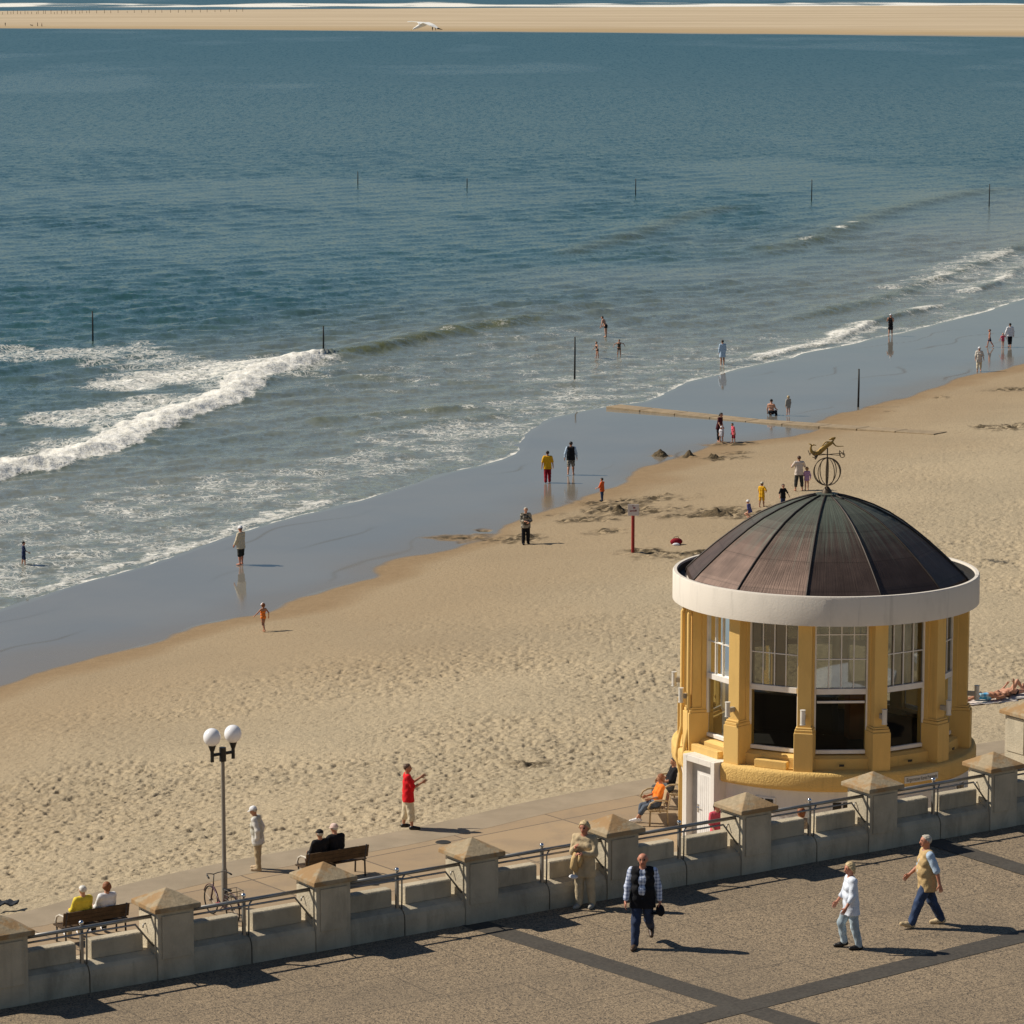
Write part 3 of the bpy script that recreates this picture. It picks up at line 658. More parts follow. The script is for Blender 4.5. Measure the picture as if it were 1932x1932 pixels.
for k in range(12):
    a = V0 + 30 * k
    M_ = azM(a)
    m = MB(); m.box((0, -3.60, 4.45), (0.36, 0.50, 3.70), M_)
    m.box((0, -3.42, 4.45), (0.42, 0.34, 3.70), M_)
    pil = m.build('pilaster', YEL, pav, bev=0.012)
    m = MB(); m.box((0, -3.68, 2.93), (0.50, 0.56, 1.02), M_); m.box((0, -3.67, 3.48), (0.47, 0.52, 0.08), M_); m.box((0, -3.66, 3.55), (0.43, 0.48, 0.05), M_)
    m.build('pedestal', YEL, pil, bev=0.015)
    m = MB(); m.tube([M_ @ Vector((0, -4.10, 3.72)), M_ @ Vector((0, -4.10, 4.08))], 0.066, 14); m.tube([M_ @ Vector((0, -4.10, 3.70)), M_ @ Vector((0, -4.10, 3.72))], 0.075, 14); m.tube([M_ @ Vector((0, -4.10, 4.08)), M_ @ Vector((0, -4.10, 4.095))], 0.075, 14)
    lampo = m.build('wall_lamp', mat('white_enamel', (0.62, 0.60, 0.55), 0.4, 0.1, 3), pav, 'auto')
    m = MB(); m.box((0, -3.94, 3.87), (0.09, 0.22, 0.12), M_)
    m.build('bracket', RUSTY, lampo)
    # the window to the right of this pilaster
    aw = a + 15; W_ = azM(aw); rw = 3.36; wd, z0, z1 = 1.47, 2.80, 6.45
    def bar(mb, x0, x1, za, zb, d0=0.0, th=0.07): mb.box(((x0 + x1) / 2, -rw + d0, (za + zb) / 2), (x1 - x0, th, zb - za), W_)
    m = MB(); h_ = wd / 2
    bar(m, -h_, -h_ + 0.085, z0, z1); bar(m, h_ - 0.085, h_, z0, z1)
    bar(m, -h_ + 0.085, h_ - 0.085, z0, z0 + 0.10, 0.0, 0.10); bar(m, -h_ + 0.085, h_ - 0.085, 4.38, 4.53, -0.01, 0.10); bar(m, -h_ + 0.085, h_ - 0.085, z1 - 0.06, z1)
    if k == 0: bar(m, -h_ + 0.11, h_ - 0.11, 4.14, 4.20, -0.005, 0.04)
    win = m.build('window', WOODW, pav, bev=0.008)
    m = MB(); xi = h_ - 0.085
    for x in (-xi / 2, 0, xi / 2): bar(m, x - 0.014, x + 0.014, 4.53, z1 - 0.06, 0.0, 0.035)
    for zb in ((5.38,) if k else (5.30, 5.95)): bar(m, -xi, xi, zb - 0.014, zb + 0.014, 0.002, 0.03)
    m.build('glazing_bars', WOODW, win)
    m = MB(); m.add([W_ @ Vector((x, -rw + 0.018, z)) for x, z in ((-xi, z0 + 0.1), (xi, z0 + 0.1), (xi, 4.38), (-xi, 4.38))], [(0, 1, 2, 3)])
    m.build('lower_pane', GLASS_LOW, win); m = MB(); m.add([W_ @ Vector((x, -rw + 0.022, z)) for x, z in ((-xi, 4.53), (xi, 4.53), (xi, z1 - .06), (-xi, z1 - .06))], [(0, 1, 2, 3)])
    m.build('upper_pane', GLASS, win)
    m = MB(); m.box((0, -3.722, 2.56), (0.13, 0.02, 0.06), W_); m.build('vent', DARK, pav)
    if k in (10, 11):                                   # low boxed step under some of the windows
        m = MB(); m.box((0.12 if k == 11 else -0.1, -3.78, 2.53), (0.9 if k == 11 else 1.2, 0.18, 0.20), W_); m.build('window_step', YEL, pav, bev=0.01)
    if k in (0, 11, 1, 2, 6, 8):
        m = MB(); m.box((0, -3.905, 1.52), (0.58, 0.05, 0.30), W_); bw = m.build('basement_window', WOODW, pav)
        m = MB(); m.box((-0.135, -3.935, 1.52), (0.22, 0.02, 0.22), W_); m.box((0.135, -3.935, 1.52), (0.22, 0.02, 0.22), W_); m.build('pane', mat('dark_glass', (0.012, 0.012, 0.013), 0.1), bw)
# furniture seen dimly inside
cab = thing('cabinet', 'orange brown cabinet inside the pavilion behind the middle window', 'cabinet', (PX + 1.05, PY - 0.3, PROM + 2.55), R(12))
m = MB(); m.box((0, 0, 0.75), (0.95, 0.45, 1.5)); m.build('carcass', mat('orange_wood', (0.28, 0.095, 0.02), 0.5), cab, bev=0.01)
m = MB(); m.box((-0.24, -0.235, 0.78), (0.44, 0.02, 1.3)); m.box((0.24, -0.235, 0.78), (0.44, 0.02, 1.3)); m.build('door', mat('orange_wood_doors', (0.30, 0.11, 0.025), 0.5), cab)
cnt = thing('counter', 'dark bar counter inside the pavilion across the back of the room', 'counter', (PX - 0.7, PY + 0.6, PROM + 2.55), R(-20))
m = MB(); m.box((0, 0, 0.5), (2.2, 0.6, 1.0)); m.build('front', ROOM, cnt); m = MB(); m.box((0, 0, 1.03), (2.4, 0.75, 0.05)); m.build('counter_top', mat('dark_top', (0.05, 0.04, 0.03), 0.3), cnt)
# dome: twelve flat gores
def copper():
    t = NT('weathered_copper'); geo = t.pos(obj=True)
    sx = t.n('SeparateXYZ'); t.t.links.new(geo, sx.inputs[0])
    hgt = sx.outputs[2]
    ang = t.math('ARCTAN2', sx.outputs[1], sx.outputs[0]); cb = t.n('CombineXYZ')
    t.t.links.new(t.math('MULTIPLY', ang, 26.0), cb.inputs[0]); t.t.links.new(t.math('MULTIPLY', hgt, 0.55), cb.inputs[1])
    streak = t.noise(cb.outputs[0], 1.0, 4, 0.65)
    cb2 = t.n('CombineXYZ'); t.t.links.new(t.math('MULTIPLY', ang, 90.0), cb2.inputs[0]); t.t.links.new(t.math('MULTIPLY', hgt, 1.4), cb2.inputs[1])
    fine = t.noise(cb2.outputs[0], 1.0, 3, 0.6)
    mott = t.noise(geo, 1.6, 5, 0.6)
    c = t.mix(t.ss(mott, 0.3, 0.7), (0.082, 0.056, 0.046), (0.135, 0.093, 0.076))
    c = t.mix(t.math('MULTIPLY', t.ss(fine, 0.45, 0.75), 0.4), c, (0.05, 0.035, 0.03))
    g = t.math('MULTIPLY', t.ss(t.math('ADD', hgt, t.math('MULTIPLY', streak, 2.6)), 9.0, 10.3), 0.8)
    c = t.mix(g, c, t.mix(t.ss(fine, 0.35, 0.65), (0.040, 0.062, 0.048), (0.12, 0.155, 0.12)))
    pale = t.math('MULTIPLY', t.math('MULTIPLY', t.ss(streak, 0.60, 0.74), t.ss(fine, 0.45, 0.7)), t.ss(hgt, 7.2, 8.5))
    c = t.mix(t.math('MULTIPLY', pale, 0.75), c, (0.33, 0.31, 0.25))
    wv = t.math('FRACT', t.math('MULTIPLY', hgt, 1.55)); seam = t.ss(wv, 0.05, 0.0)
    c = t.mix(t.math('MULTIPLY', seam, 0.5), c, (0.03, 0.022, 0.018))
    pn = t.n('TexWhiteNoise', noise_dimensions='2D'); cb3 = t.n('CombineXYZ')
    t.t.links.new(t.math('FLOOR', t.math('MULTIPLY', hgt, 1.55)), cb3.inputs[0]); t.t.links.new(t.math('FLOOR', t.math('MULTIPLY', t.math('ADD', ang, 0.2234 + math.pi), 12 / (2 * math.pi))), cb3.inputs[1])
    t.t.links.new(cb3.outputs[0], pn.inputs['Vector'])
    c = t.mix(t.math('MULTIPLY', pn.outputs['Value'], 0.35), c, (0.06, 0.042, 0.037))
    return t.out(Base_Color=c, Roughness=t.math('ADD', 0.42, t.math('MULTIPLY', fine, 0.25)), Metallic=t.math('MULTIPLY', t.math('SUBTRACT', 1.0, g), 0.72), Normal=t.bump(fine, 0.35, 0.02))
COP = copper()
DP = [(3.82, 6.80), (3.77, 6.98), (3.57, 7.18), (3.29, 7.43), (2.98, 7.70), (2.63, 7.98), (2.24, 8.27), (1.80, 8.55), (1.35, 8.77), (0.90, 8.94), (0.50, 9.06), (0.30, 9.10)]
m = MB(); m.lathe(DP, 12, a0=R(-90 + V0)); m.lathe([(0.30, 9.10), (0.30, 9.145), (0.02, 9.17)], 24)
dome = m.build('dome', COP, pav)
for k in range(12):
    d = az(V0 + 30 * k); m = MB(); m.tube([(d.x * r, d.y * r, z + 0.012) for r, z in DP], 0.028, 6); m.build('rib', mat('dark_copper', (0.035, 0.026, 0.022), 0.5, 0.2, 4, metal=0.3), dome, True)
# door surround and door
dz = -56; M_ = azM(dz)
m = MB(); m.box((-0.60, -3.97, 1.17), (0.16, 0.50, 2.54), M_); m.box((0.60, -3.97, 1.17), (0.16, 0.50, 2.54), M_); m.box((0, -3.97, 2.36), (1.04, 0.50, 0.16), M_)
ds = m.build('door_surround', WHT, pav, bev=0.01)
m = MB(); m.box((0.10, -3.99, 1.0), (0.84, 0.05, 2.08), M_)
for i in range(9): m.box((-0.18 + 0.085 * i, -4.022, 1.0), (0.07, 0.014, 1.9), M_)
door = m.build('door', WOODW, ds)
m = MB(); m.box((-0.42, -3.985, 1.10), (0.20, 0.07, 2.34), M_); m.box((0.10, -3.985, 2.155), (0.84, 0.07, 0.22), M_); m.build('door_frame', mat('grey_paint', (0.46, 0.45, 0.42), 0.5), ds)
m = MB(); m.box((-0.24, -4.035, 1.02), (0.05, 0.02, 0.22), M_); m.tube([M_ @ Vector((-0.24, -4.08, 1.06)), M_ @ Vector((-0.13, -4.08, 1.06))], 0.012, 6); m.build('handle', CHROME, door)
# downpipes on the left side
for a, r in ((-71, 3.93), (-77, 3.97)):
    d = az(a); m = MB(); m.tube([(d.x * r * 0.97, d.y * r * 0.97, 6.32), (d.x * r, d.y * r, 6.1), (d.x * r, d.y * r, 3.0), (d.x * (r + .09), d.y * (r + .09), 2.6), (d.x * (r + .14), d.y * (r + .14), 2.2), (d.x * 4.0, d.y * 4.0, 1.7), (d.x * 4.0, d.y * 4.0, 0.1)], 0.055, 10); m.build('downpipe', YEL, pav, True)
# street sign on the cornice
me_txt = text_mesh('Bürgermeister Kieviet Promenade', 0.145)
sa, sr, sz = 33.5, 4.125, 2.165
def bend(me, r, off):
    for v in me.vertices:
        a = R(sa) + v.co.x / r; x, y = math.sin(a) * (r + off), -math.cos(a) * (r + off)
        v.co = (x, y, sz + v.co.y)
xs = [v.co.x for v in me_txt.vertices]; wtx = max(xs) - min(xs); k_ = 1.02 / wtx
for v in me_txt.vertices: v.co.x *= k_
m = MB(); N_ = 12
for i in range(N_):
    a0_, a1_ = R(sa) + (-0.56 + 1.12 * i / N_) / sr, R(sa) + (-0.56 + 1.12 * (i + 1) / N_) / sr
    P4 = [(math.sin(a) * r_, -math.cos(a) * r_, z) for r_ in (sr - 0.03, sr + 0.008) for a in (a0_, a1_) for z in (sz - 0.085, sz + 0.085)]
    m.add(P4, [(0, 1, 3, 2), (4, 5, 7, 6), (1, 3, 7, 5), (0, 2, 6, 4)] + ([(0, 1, 5, 4)] if i == 0 else []) + ([(2, 3, 7, 6)] if i == N_ - 1 else []))
sgn = m.build('street_sign', mat('sign_white', (0.62, 0.60, 0.55), 0.5, 0.05, 3), pav)
bend(me_txt, sr, 0.012); mk('lettering', me_txt, mat('sign_black', (0.02, 0.02, 0.02), 0.6), sgn)
# weathervane
GILT = mat('dull_gilt', (0.30, 0.185, 0.045), 0.45, 0.2, 3, metal=0.3)
IRON = mat('brown_iron', (0.075, 0.052, 0.030), 0.55, 0.2, 5, metal=0.3)
vane = thing('weathervane', 'gilded mermaid weathervane above an open iron globe on the dome top', 'weathervane', (PX, PY, PROM + 9.13))
m = MB(); m.lathe([(0.16, 0.0), (0.12, 0.10), (0.05, 0.19), (0.03, 0.2)], 12); m.tube([(0, 0, 0.1), (0, 0, 1.24)], 0.018, 8); m.build('spindle', IRON, vane, 'auto')
m = MB(); gc, gr = 0.60, 0.37
for k in range(5):
    a = R(8 + 36 * k); m.tube([(math.cos(a) * gr * math.cos(t_), math.sin(a) * gr * math.cos(t_), gc + gr * math.sin(t_)) for t_ in np.linspace(0, 2 * math.pi, 40, endpoint=False)], 0.013, 6, True)
m.build('iron_globe', IRON, vane, True)
m = MB()
ARM = {'N': (0.40, 0.25), 'O': (0.38, -0.20), 'S': (-0.38, -0.20), 'W': (-0.40, 0.22)}
for c_, (x, y) in ARM.items(): m.tube([(0, 0, 1.06), (x * 0.9, y * 0.9, 1.06)], 0.010, 6)
m.build('compass_arms', IRON, vane, True)
for c_, (x, y) in ARM.items():
    me = text_mesh(c_, 0.20, 0.008); me.transform(Matrix.Translation((x, y, 1.06)) @ Matrix.Rotation(R(90), 4, 'X')); mk('compass_letter', me, IRON, vane)
# mermaid silhouette with thickness: body, tail, arms, hair
def zz(X, Y): return ((X - 905) / 830 * 0.74, (1230 - Y) / 830 * 0.74 + 0.60)   # from the zoomed detail, metres
def ribbon(mb, pts, th=0.05):
    P = [Vector((*zz(x, y), 0)) for x, y, r in pts]; rr = [r / 830 * 0.56 for _, _, r in pts]
    mb.tube([(p.x, 0, p.y) for p in P], rr, 10)
m = MB()
ribbon(m, [(420, 410, 16), (415, 470, 34), (405, 540, 46), (425, 620, 62), (490, 675, 80), (580, 690, 92), (660, 650, 100), (730, 580, 104), (800, 520, 98), (870, 460, 86), (940, 410, 82), (1000, 375, 78), (1040, 345, 50), (1065, 310, 30), (1085, 270, 30)])
ribbon(m, [(430, 445, 30), (400, 410, 22), (340, 385, 12)]); ribbon(m, [(430, 450, 30), (490, 425, 26), (570, 440, 10)])
ribbon(m, [(1050, 350, 40), (1105, 410, 30), (1150, 455, 24), (1220, 470, 18), (1390, 466, 12)])
ribbon(m, [(980, 345, 34), (880, 335, 26), (820, 360, 24), (770, 430, 22), (735, 490, 20)])
ribbon(m, [(940, 275, 12), (1000, 250, 40), (1060, 240, 62), (1110, 225, 52), (1140, 200, 26)])
me_ = m.build('mermaid_figure', GILT, vane, True)
for v in me_.data.vertices: v.co.y *= 0.5
m = MB(); m.tube([(-0.31, 0, 1.06), (-0.31, 0, 1.0)], 0.012, 6); m.tube([(-0.26, 0, 1.06), (-0.33, 0, 0.93)], 0.03, 6); m.build('counterweight', IRON, vane)

# ------------------------------------------------------------------ street lamp, benches, bicycle, drain
q = at(424, 1712, PROM)
lamp = thing('street_lamp', 'twin globe street lamp with a grey pole on the lower promenade', 'street lamp', q); lamp.scale = (1, 1, 1.055)
m = MB(); m.lathe([(0.075, 0), (0.075, 0.9), (0.055, 0.95), (0.045, 3.6), (0.0, 3.6)], 16); m.build('pole', mat('grey_pole', (0.23, 0.21, 0.18), 0.5, 0.1, 2, metal=0.2), lamp, 'auto')
hd = Vector((0.78, 0.62, 0)) 
m = MB(); m.tube([(0, 0, 3.52), (0, 0, 3.85)], 0.085, 12); m.tube([tuple(-hd * 0.31 + Vector((0, 0, 3.70))), tuple(hd * 0.31 + Vector((0, 0, 3.70)))], 0.04, 8)
for s_ in (-1, 1):
    c_ = hd * 0.31 * s_; m.tube([(c_.x, c_.y, 3.54), (c_.x, c_.y, 3.82)], 0.045, 8); m.tube([(c_.x, c_.y, 3.80), (c_.x, c_.y, 3.94)], [0.055, 0.10], 12)
m.build('lamp_head', DARK, lamp, 'auto')
GLOBE = mat('opal_globe', (0.86, 0.86, 0.88), 0.18, 0.01, 2)
for s_ in (-1, 1):
    c_ = hd * 0.31 * s_; m = MB(); m.ball((c_.x, c_.y, 4.13), 0.215, 20); m.build('globe', GLOBE, lamp, True)

WOOD = mat('weathered_wood', (0.075, 0.045, 0.022), 0.7, 0.25, 6)
WOODL = mat('pale_wood', (0.40, 0.29, 0.16), 0.6, 0.2, 6)
LEGM = mat('bench_steel', (0.06, 0.05, 0.045), 0.5, 0.1, 3)
ARMM = mat('pale_metal', (0.55, 0.50, 0.42), 0.4, 0.1, 3)
def bench(loc, rz, L, label, wood=WOOD, leg=LEGM, arm=ARMM, group='benches on the lower promenade'):
    b = thing('bench', label, 'bench', loc, rz, group)        # faces local +y
    m = MB()
    for i in range(5): m.box((0, -0.17 + 0.10 * i, 0.43), (L, 0.085, 0.035))
    m.build('seat', wood, b, bev=0.006)
    m = MB(); T_ = Matrix.Translation((0, -0.24, 0.45)) @ Matrix.Rotation(R(12), 4, 'X')
    for z in (0.11, 0.22, 0.33): m.box((0, 0, z), (L, 0.035, 0.105), T_)
    m.build('backrest', wood, b, bev=0.006)
    for s_ in (-1, 1):
        x = s_ * (L / 2 - 0.08)
        m = MB(); m.tube([(x, -0.26, 0), (x, -0.24, 0.42), (x, -0.325, 0.84)], 0.024, 8); m.tube([(x, 0.24, 0), (x, 0.22, 0.41)], 0.024, 8); m.tube([(x, -0.24, 0.40), (x, 0.24, 0.40)], 0.022, 8)
        m.build('leg', leg, b, True)
        m = MB(); m.tube([(x, -0.28, 0.66), (x, -0.12, 0.70), (x, 0.08, 0.69), (x, 0.22, 0.62), (x, 0.28, 0.50), (x, 0.25, 0.42)], 0.026, 8); m.build('armrest', arm, b, True)
    return b
q1 = at(238, 1766, PROM); b1c = q1[:2] - WE * 0.80
bench1 = bench((b1c[0] - WN[0] * 0.26, b1c[1] - WN[1] * 0.26, PROM), WROT, 1.75, 'dark wooden bench with the couple in yellow and white at lower left')
q2 = at(690, 1652, PROM); b2c = q2[:2] - WE * 0.86
bench2 = bench((b2c[0] - WN[0] * 0.26, b2c[1] - WN[1] * 0.26, PROM), WROT, 1.85, 'weathered brown bench with a couple in black coats behind the parapet')
q3 = at(1240, 1555, PROM)
bench3 = bench((q3[0] - 0.05, q3[1] + 0.55, PROM), R(96), 1.6, 'pale bench with hooped armrests beside the pavilion', WOODL, WOODL, WOODL)
bench4 = bench((q3[0] + 0.42, q3[1] + 2.35, PROM), R(96), 1.5, 'pale bench half hidden behind the white pavilion wall', WOODL, WOODL, WOODL)
qd = at(836, 1589, PROM); m = MB(); m.lathe([(0.01, 0.012), (0.19, 0.012), (0.21, 0.0)], 24); tag(m.build('drain_cover', mat('drain_iron', (0.03, 0.026, 0.02), 0.6), None, loc=(qd[0], qd[1], PROM)), 'small round dark drain cover set in the lower promenade paving', 'drain cover')

def bicycle(loc, rz):
    b = thing('bicycle', 'dark bicycle with a rear basket parked by the street lamp', 'bicycle', loc, rz)   # points to local +y
    TY = mat('tyre_rubber', (0.02, 0.018, 0.016), 0.8); RIM = mat('rim_metal', (0.13, 0.12, 0.11), 0.5, metal=0.3); FR = mat('dark_red_paint', (0.05, 0.012, 0.025), 0.35)
    for y in (0.55, -0.55):
        m = MB(); m.tube([(0, y + 0.34 * math.cos(t), 0.35 + 0.34 * math.sin(t)) for t in np.linspace(0, 2 * math.pi, 32, endpoint=False)], 0.02, 6, True); wh = m.build('wheel', TY, b, True)
        m = MB()
        for t in np.linspace(0, math.pi, 9, endpoint=False): m.tube([(0, y - 0.32 * math.cos(t), 0.35 - 0.32 * math.sin(t)), (0, y + 0.32 * math.cos(t), 0.35 + 0.32 * math.sin(t))], 0.003, 4)
        m.tube([(-0.05, y, 0.35), (0.05, y, 0.35)], 0.025, 8); m.build('spokes', RIM, wh)
        m = MB(); m.tube([(0, y + 0.39 * math.cos(t), 0.35 + 0.39 * math.sin(t)) for t in np.linspace(0.4, 2.9, 14)], 0.014, 6); m.build('mudguard', FR, b, True)
    m = MB(); m.tube([(0, 0.55, 0.35), (0, 0.42, 0.80)], 0.02, 8); m.tube([(0, 0.44, 0.74), (0, 0.15, 0.42), (0, -0.05, 0.32)], 0.02, 8); m.tube([(0, -0.05, 0.32), (0, -0.20, 0.74)], 0.018, 8)
    m.tube([(0, -0.05, 0.32), (0, -0.55, 0.35)], 0.014, 8); m.tube([(0, -0.18, 0.68), (0, -0.55, 0.35)], 0.012, 8); m.tube([(-0.09, -0.03, 0.22), (0.09, -0.07, 0.42)], 0.012, 6); m.build('frame', FR, b, True)
    m = MB(); m.tube([(0, 0.42, 0.80), (0, 0.39, 1.02)], 0.014, 8); m.tube([(-0.30, 0.14, 1.06), (-0.26, 0.28, 1.10), (-0.10, 0.38, 1.06), (0, 0.40, 1.03), (0.10, 0.38, 1.06), (0.26, 0.28, 1.10), (0.30, 0.14, 1.06)], 0.014, 8); hb = m.build('handlebar', RIM, b, True)
    m = MB()
    for s_ in (-1, 1): m.tube([(s_ * 0.285, 0.20, 1.08), (s_ * 0.315, 0.06, 1.05)], 0.022, 8)
    m.build('grip', DARK, hb, True)
    m = MB(); m.prism([(-0.10, -0.36), (0.10, -0.36), (0.035, -0.10), (-0.035, -0.10)], 0.74, 0.80); m.build('saddle', DARK, b, bev=0.02)
    m = MB()
    for z in (0.62, 0.74, 0.86):
        m.tube([(-0.17, -0.80, z), (0.17, -0.80, z), (0.17, -0.45, z), (-0.17, -0.45, z)], 0.008, 5, True)
    for x, y in [(-.17, -.8), (0, -.8), (.17, -.8), (.17, -.62), (.17, -.45), (0, -.45), (-.17, -.45), (-.17, -.62)]: m.tube([(x, y, 0.62), (x, y, 0.86)], 0.006, 5)
    m.build('basket', RIM, b)
    m = MB(); m.box((0.13, -0.05, 0.22), (0.09, 0.09, 0.025)); m.box((-0.13, -0.05, 0.42), (0.09, 0.09, 0.025)); m.build('pedal', mat('red_plastic', (0.35, 0.03, 0.04), 0.5), b)
f_, r_ = at(400, 1724, PROM), at(438, 1742, PROM); mid = (f_ + r_) / 2; dv = f_ - r_
bicycle((mid[0], mid[1], PROM), math.atan2(-dv[0], dv[1]))

# ------------------------------------------------------------------ people: smooth-blended tapered limbs meshed as one continuous surface
class Field:
    def __init__(s, lo, hi, v):
        s.v = v; s.o = np.array(lo, float) - 2 * v; n = np.ceil((np.array(hi) + 2 * v - s.o) / v).astype(int) + 1
        s.n = n; s.f = np.full(tuple(n), 9.0)
        s.ax = [s.o[k] + v * np.arange(n[k]) for k in range(3)]
    def sub(s, lo, hi):
        i0 = np.clip(np.floor((lo - s.o) / s.v).astype(int), 0, s.n); i1 = np.clip(np.ceil((hi - s.o) / s.v).astype(int) + 1, 0, s.n)
        sl = tuple(slice(a, b) for a, b in zip(i0, i1))
        g = np.meshgrid(*[s.ax[k][sl[k]] for k in range(3)], indexing='ij'); return sl, g
    def cap(s, a, b, ra, rb, k=0.02, sub=False):
        a = np.array(a, float); b = np.array(b, float); rm = max(ra, rb); pad = rm + 3 * s.v + k
        sl, (X, Y, Z) = s.sub(np.minimum(a, b) - pad, np.maximum(a, b) + pad)
        if X.size == 0: return
        d = b - a; l2 = d @ d + 1e-12
        t = np.clip(((X - a[0]) * d[0] + (Y - a[1]) * d[1] + (Z - a[2]) * d[2]) / l2, 0, 1)
        e = np.sqrt((X - a[0] - t * d[0]) ** 2 + (Y - a[1] - t * d[1]) ** 2 + (Z - a[2] - t * d[2]) ** 2) - (ra + (rb - ra) * t)
        c = s.f[sl]
        if sub: s.f[sl] = np.maximum(c, -e); return
        h = np.clip(k - np.abs(c - e), 0, None) / k
        s.f[sl] = np.minimum(c, e) - h * h * k * 0.25
    def clip(s, p, n):                              # keep the half-space opposite to n
        g = np.meshgrid(*s.ax, indexing='ij'); n = np.array(n, float); n /= np.linalg.norm(n)
        s.f = np.maximum(s.f, (g[0] - p[0]) * n[0] + (g[1] - p[1]) * n[1] + (g[2] - p[2]) * n[2])
    def wrinkle(s, amp, L, seed):
        g = np.meshgrid(*s.ax, indexing='ij')
        s.f = s.f + amp * (np.sin(g[2] / L * 5.1 + 2 * np.sin(g[0] / L * 2.3 + seed) + seed) * np.cos(g[0] / L * 3.7 + g[1] / L * 2.9 + seed * 1.7))
    def mesh(s):
        f = s.f; ins = f < 0; n = s.n
        c = [ins[i:n[0] - 1 + i, j:n[1] - 1 + j, k:n[2] - 1 + k] for i in (0, 1) for j in (0, 1) for k in (0, 1)]
        tot = sum(x.astype(np.int8) for x in c); act = (tot > 0) & (tot < 8)
        I = np.argwhere(act)
        if len(I) == 0: return [], []
        idx = np.full(act.shape, -1); idx[tuple(I.T)] = np.arange(len(I))
        P = np.zeros((len(I), 3)); W = np.zeros(len(I))
        off = [(i, j, k) for i in (0, 1) for j in (0, 1) for k in (0, 1)]
        val = [f[I[:, 0] + o[0], I[:, 1] + o[1], I[:, 2] + o[2]] for o in off]
        for a in range(8):
            for b in range(a + 1, 8):
                d = np.abs(np.array(off[a]) - off[b])
                if d.sum() != 1: continue
                m = (val[a] < 0) != (val[b] < 0); t = np.where(m, val[a] / (val[a] - val[b] + 1e-12), 0)
                q = np.array(off[a])[None] * (1 - t)[:, None] + np.array(off[b])[None] * t[:, None]
                P += q * m[:, None]; W += m
        V = (P / W[:, None] + I) * s.v + s.o
        Fc = []
        for ax in range(3):
            b_, c_ = (ax + 1) % 3, (ax + 2) % 3
            A = np.moveaxis(ins, (ax, b_, c_), (0, 1, 2)); ID = np.moveaxis(idx, (ax, b_, c_), (0, 1, 2))
            e = A[:-1, 1:-1, 1:-1] != A[1:, 1:-1, 1:-1]; J = np.argwhere(e)
            if not len(J): continue
            i, j, k = J[:, 0], J[:, 1] + 1, J[:, 2] + 1
            q = np.stack([ID[i, j - 1, k - 1], ID[i, j, k - 1], ID[i, j, k], ID[i, j - 1, k]], -1)
            fl = A[i, j, k]; q[~fl] = q[~fl][:, ::-1]; Fc.append(q)
        Fc = np.concatenate(Fc); Fc = Fc[(Fc >= 0).all(1)]
        return V, Fc
def raw(parts):
    vs, fs, o = [], [], 0
    for V, Fq in parts:
        if len(V) == 0: continue
        vs.append(V); fs.append(Fq + o); o += len(V)
    return np.concatenate(vs), np.concatenate(fs)
def np_mesh(name, V, Fq):
    me = bpy.data.meshes.new(name); me.vertices.add(len(V)); me.vertices.foreach_set('co', np.ascontiguousarray(V, np.float32).ravel())
    me.loops.add(Fq.size); me.loops.foreach_set('vertex_index', Fq.ravel().astype(np.int32))
    me.polygons.add(len(Fq)); me.polygons.foreach_set('loop_start', np.arange(0, Fq.size, 4).astype(np.int32))
    me.polygons.foreach_set('use_smooth', np.ones(len(Fq), bool)); me.update(calc_edges=True); return me
def Rx(v, a): c, s = math.cos(a), math.sin(a); return np.array([v[0], v[1] * c - v[2] * s, v[1] * s + v[2] * c])
def Rz(v, a): c, s = math.cos(a), math.sin(a); return np.array([v[0] * c - v[1] * s, v[0] * s + v[1] * c, v[2]])
SKIN = {'fair': (0.52, 0.27, 0.175), 'tan': (0.40, 0.19, 0.11), 'red': (0.47, 0.20, 0.125)}
EYE = mat('eye_dark', (0.03, 0.02, 0.015), 0.4, 0.1, 3); LIP = mat('lips', (0.33, 0.10, 0.075), 0.5, 0.1, 3)
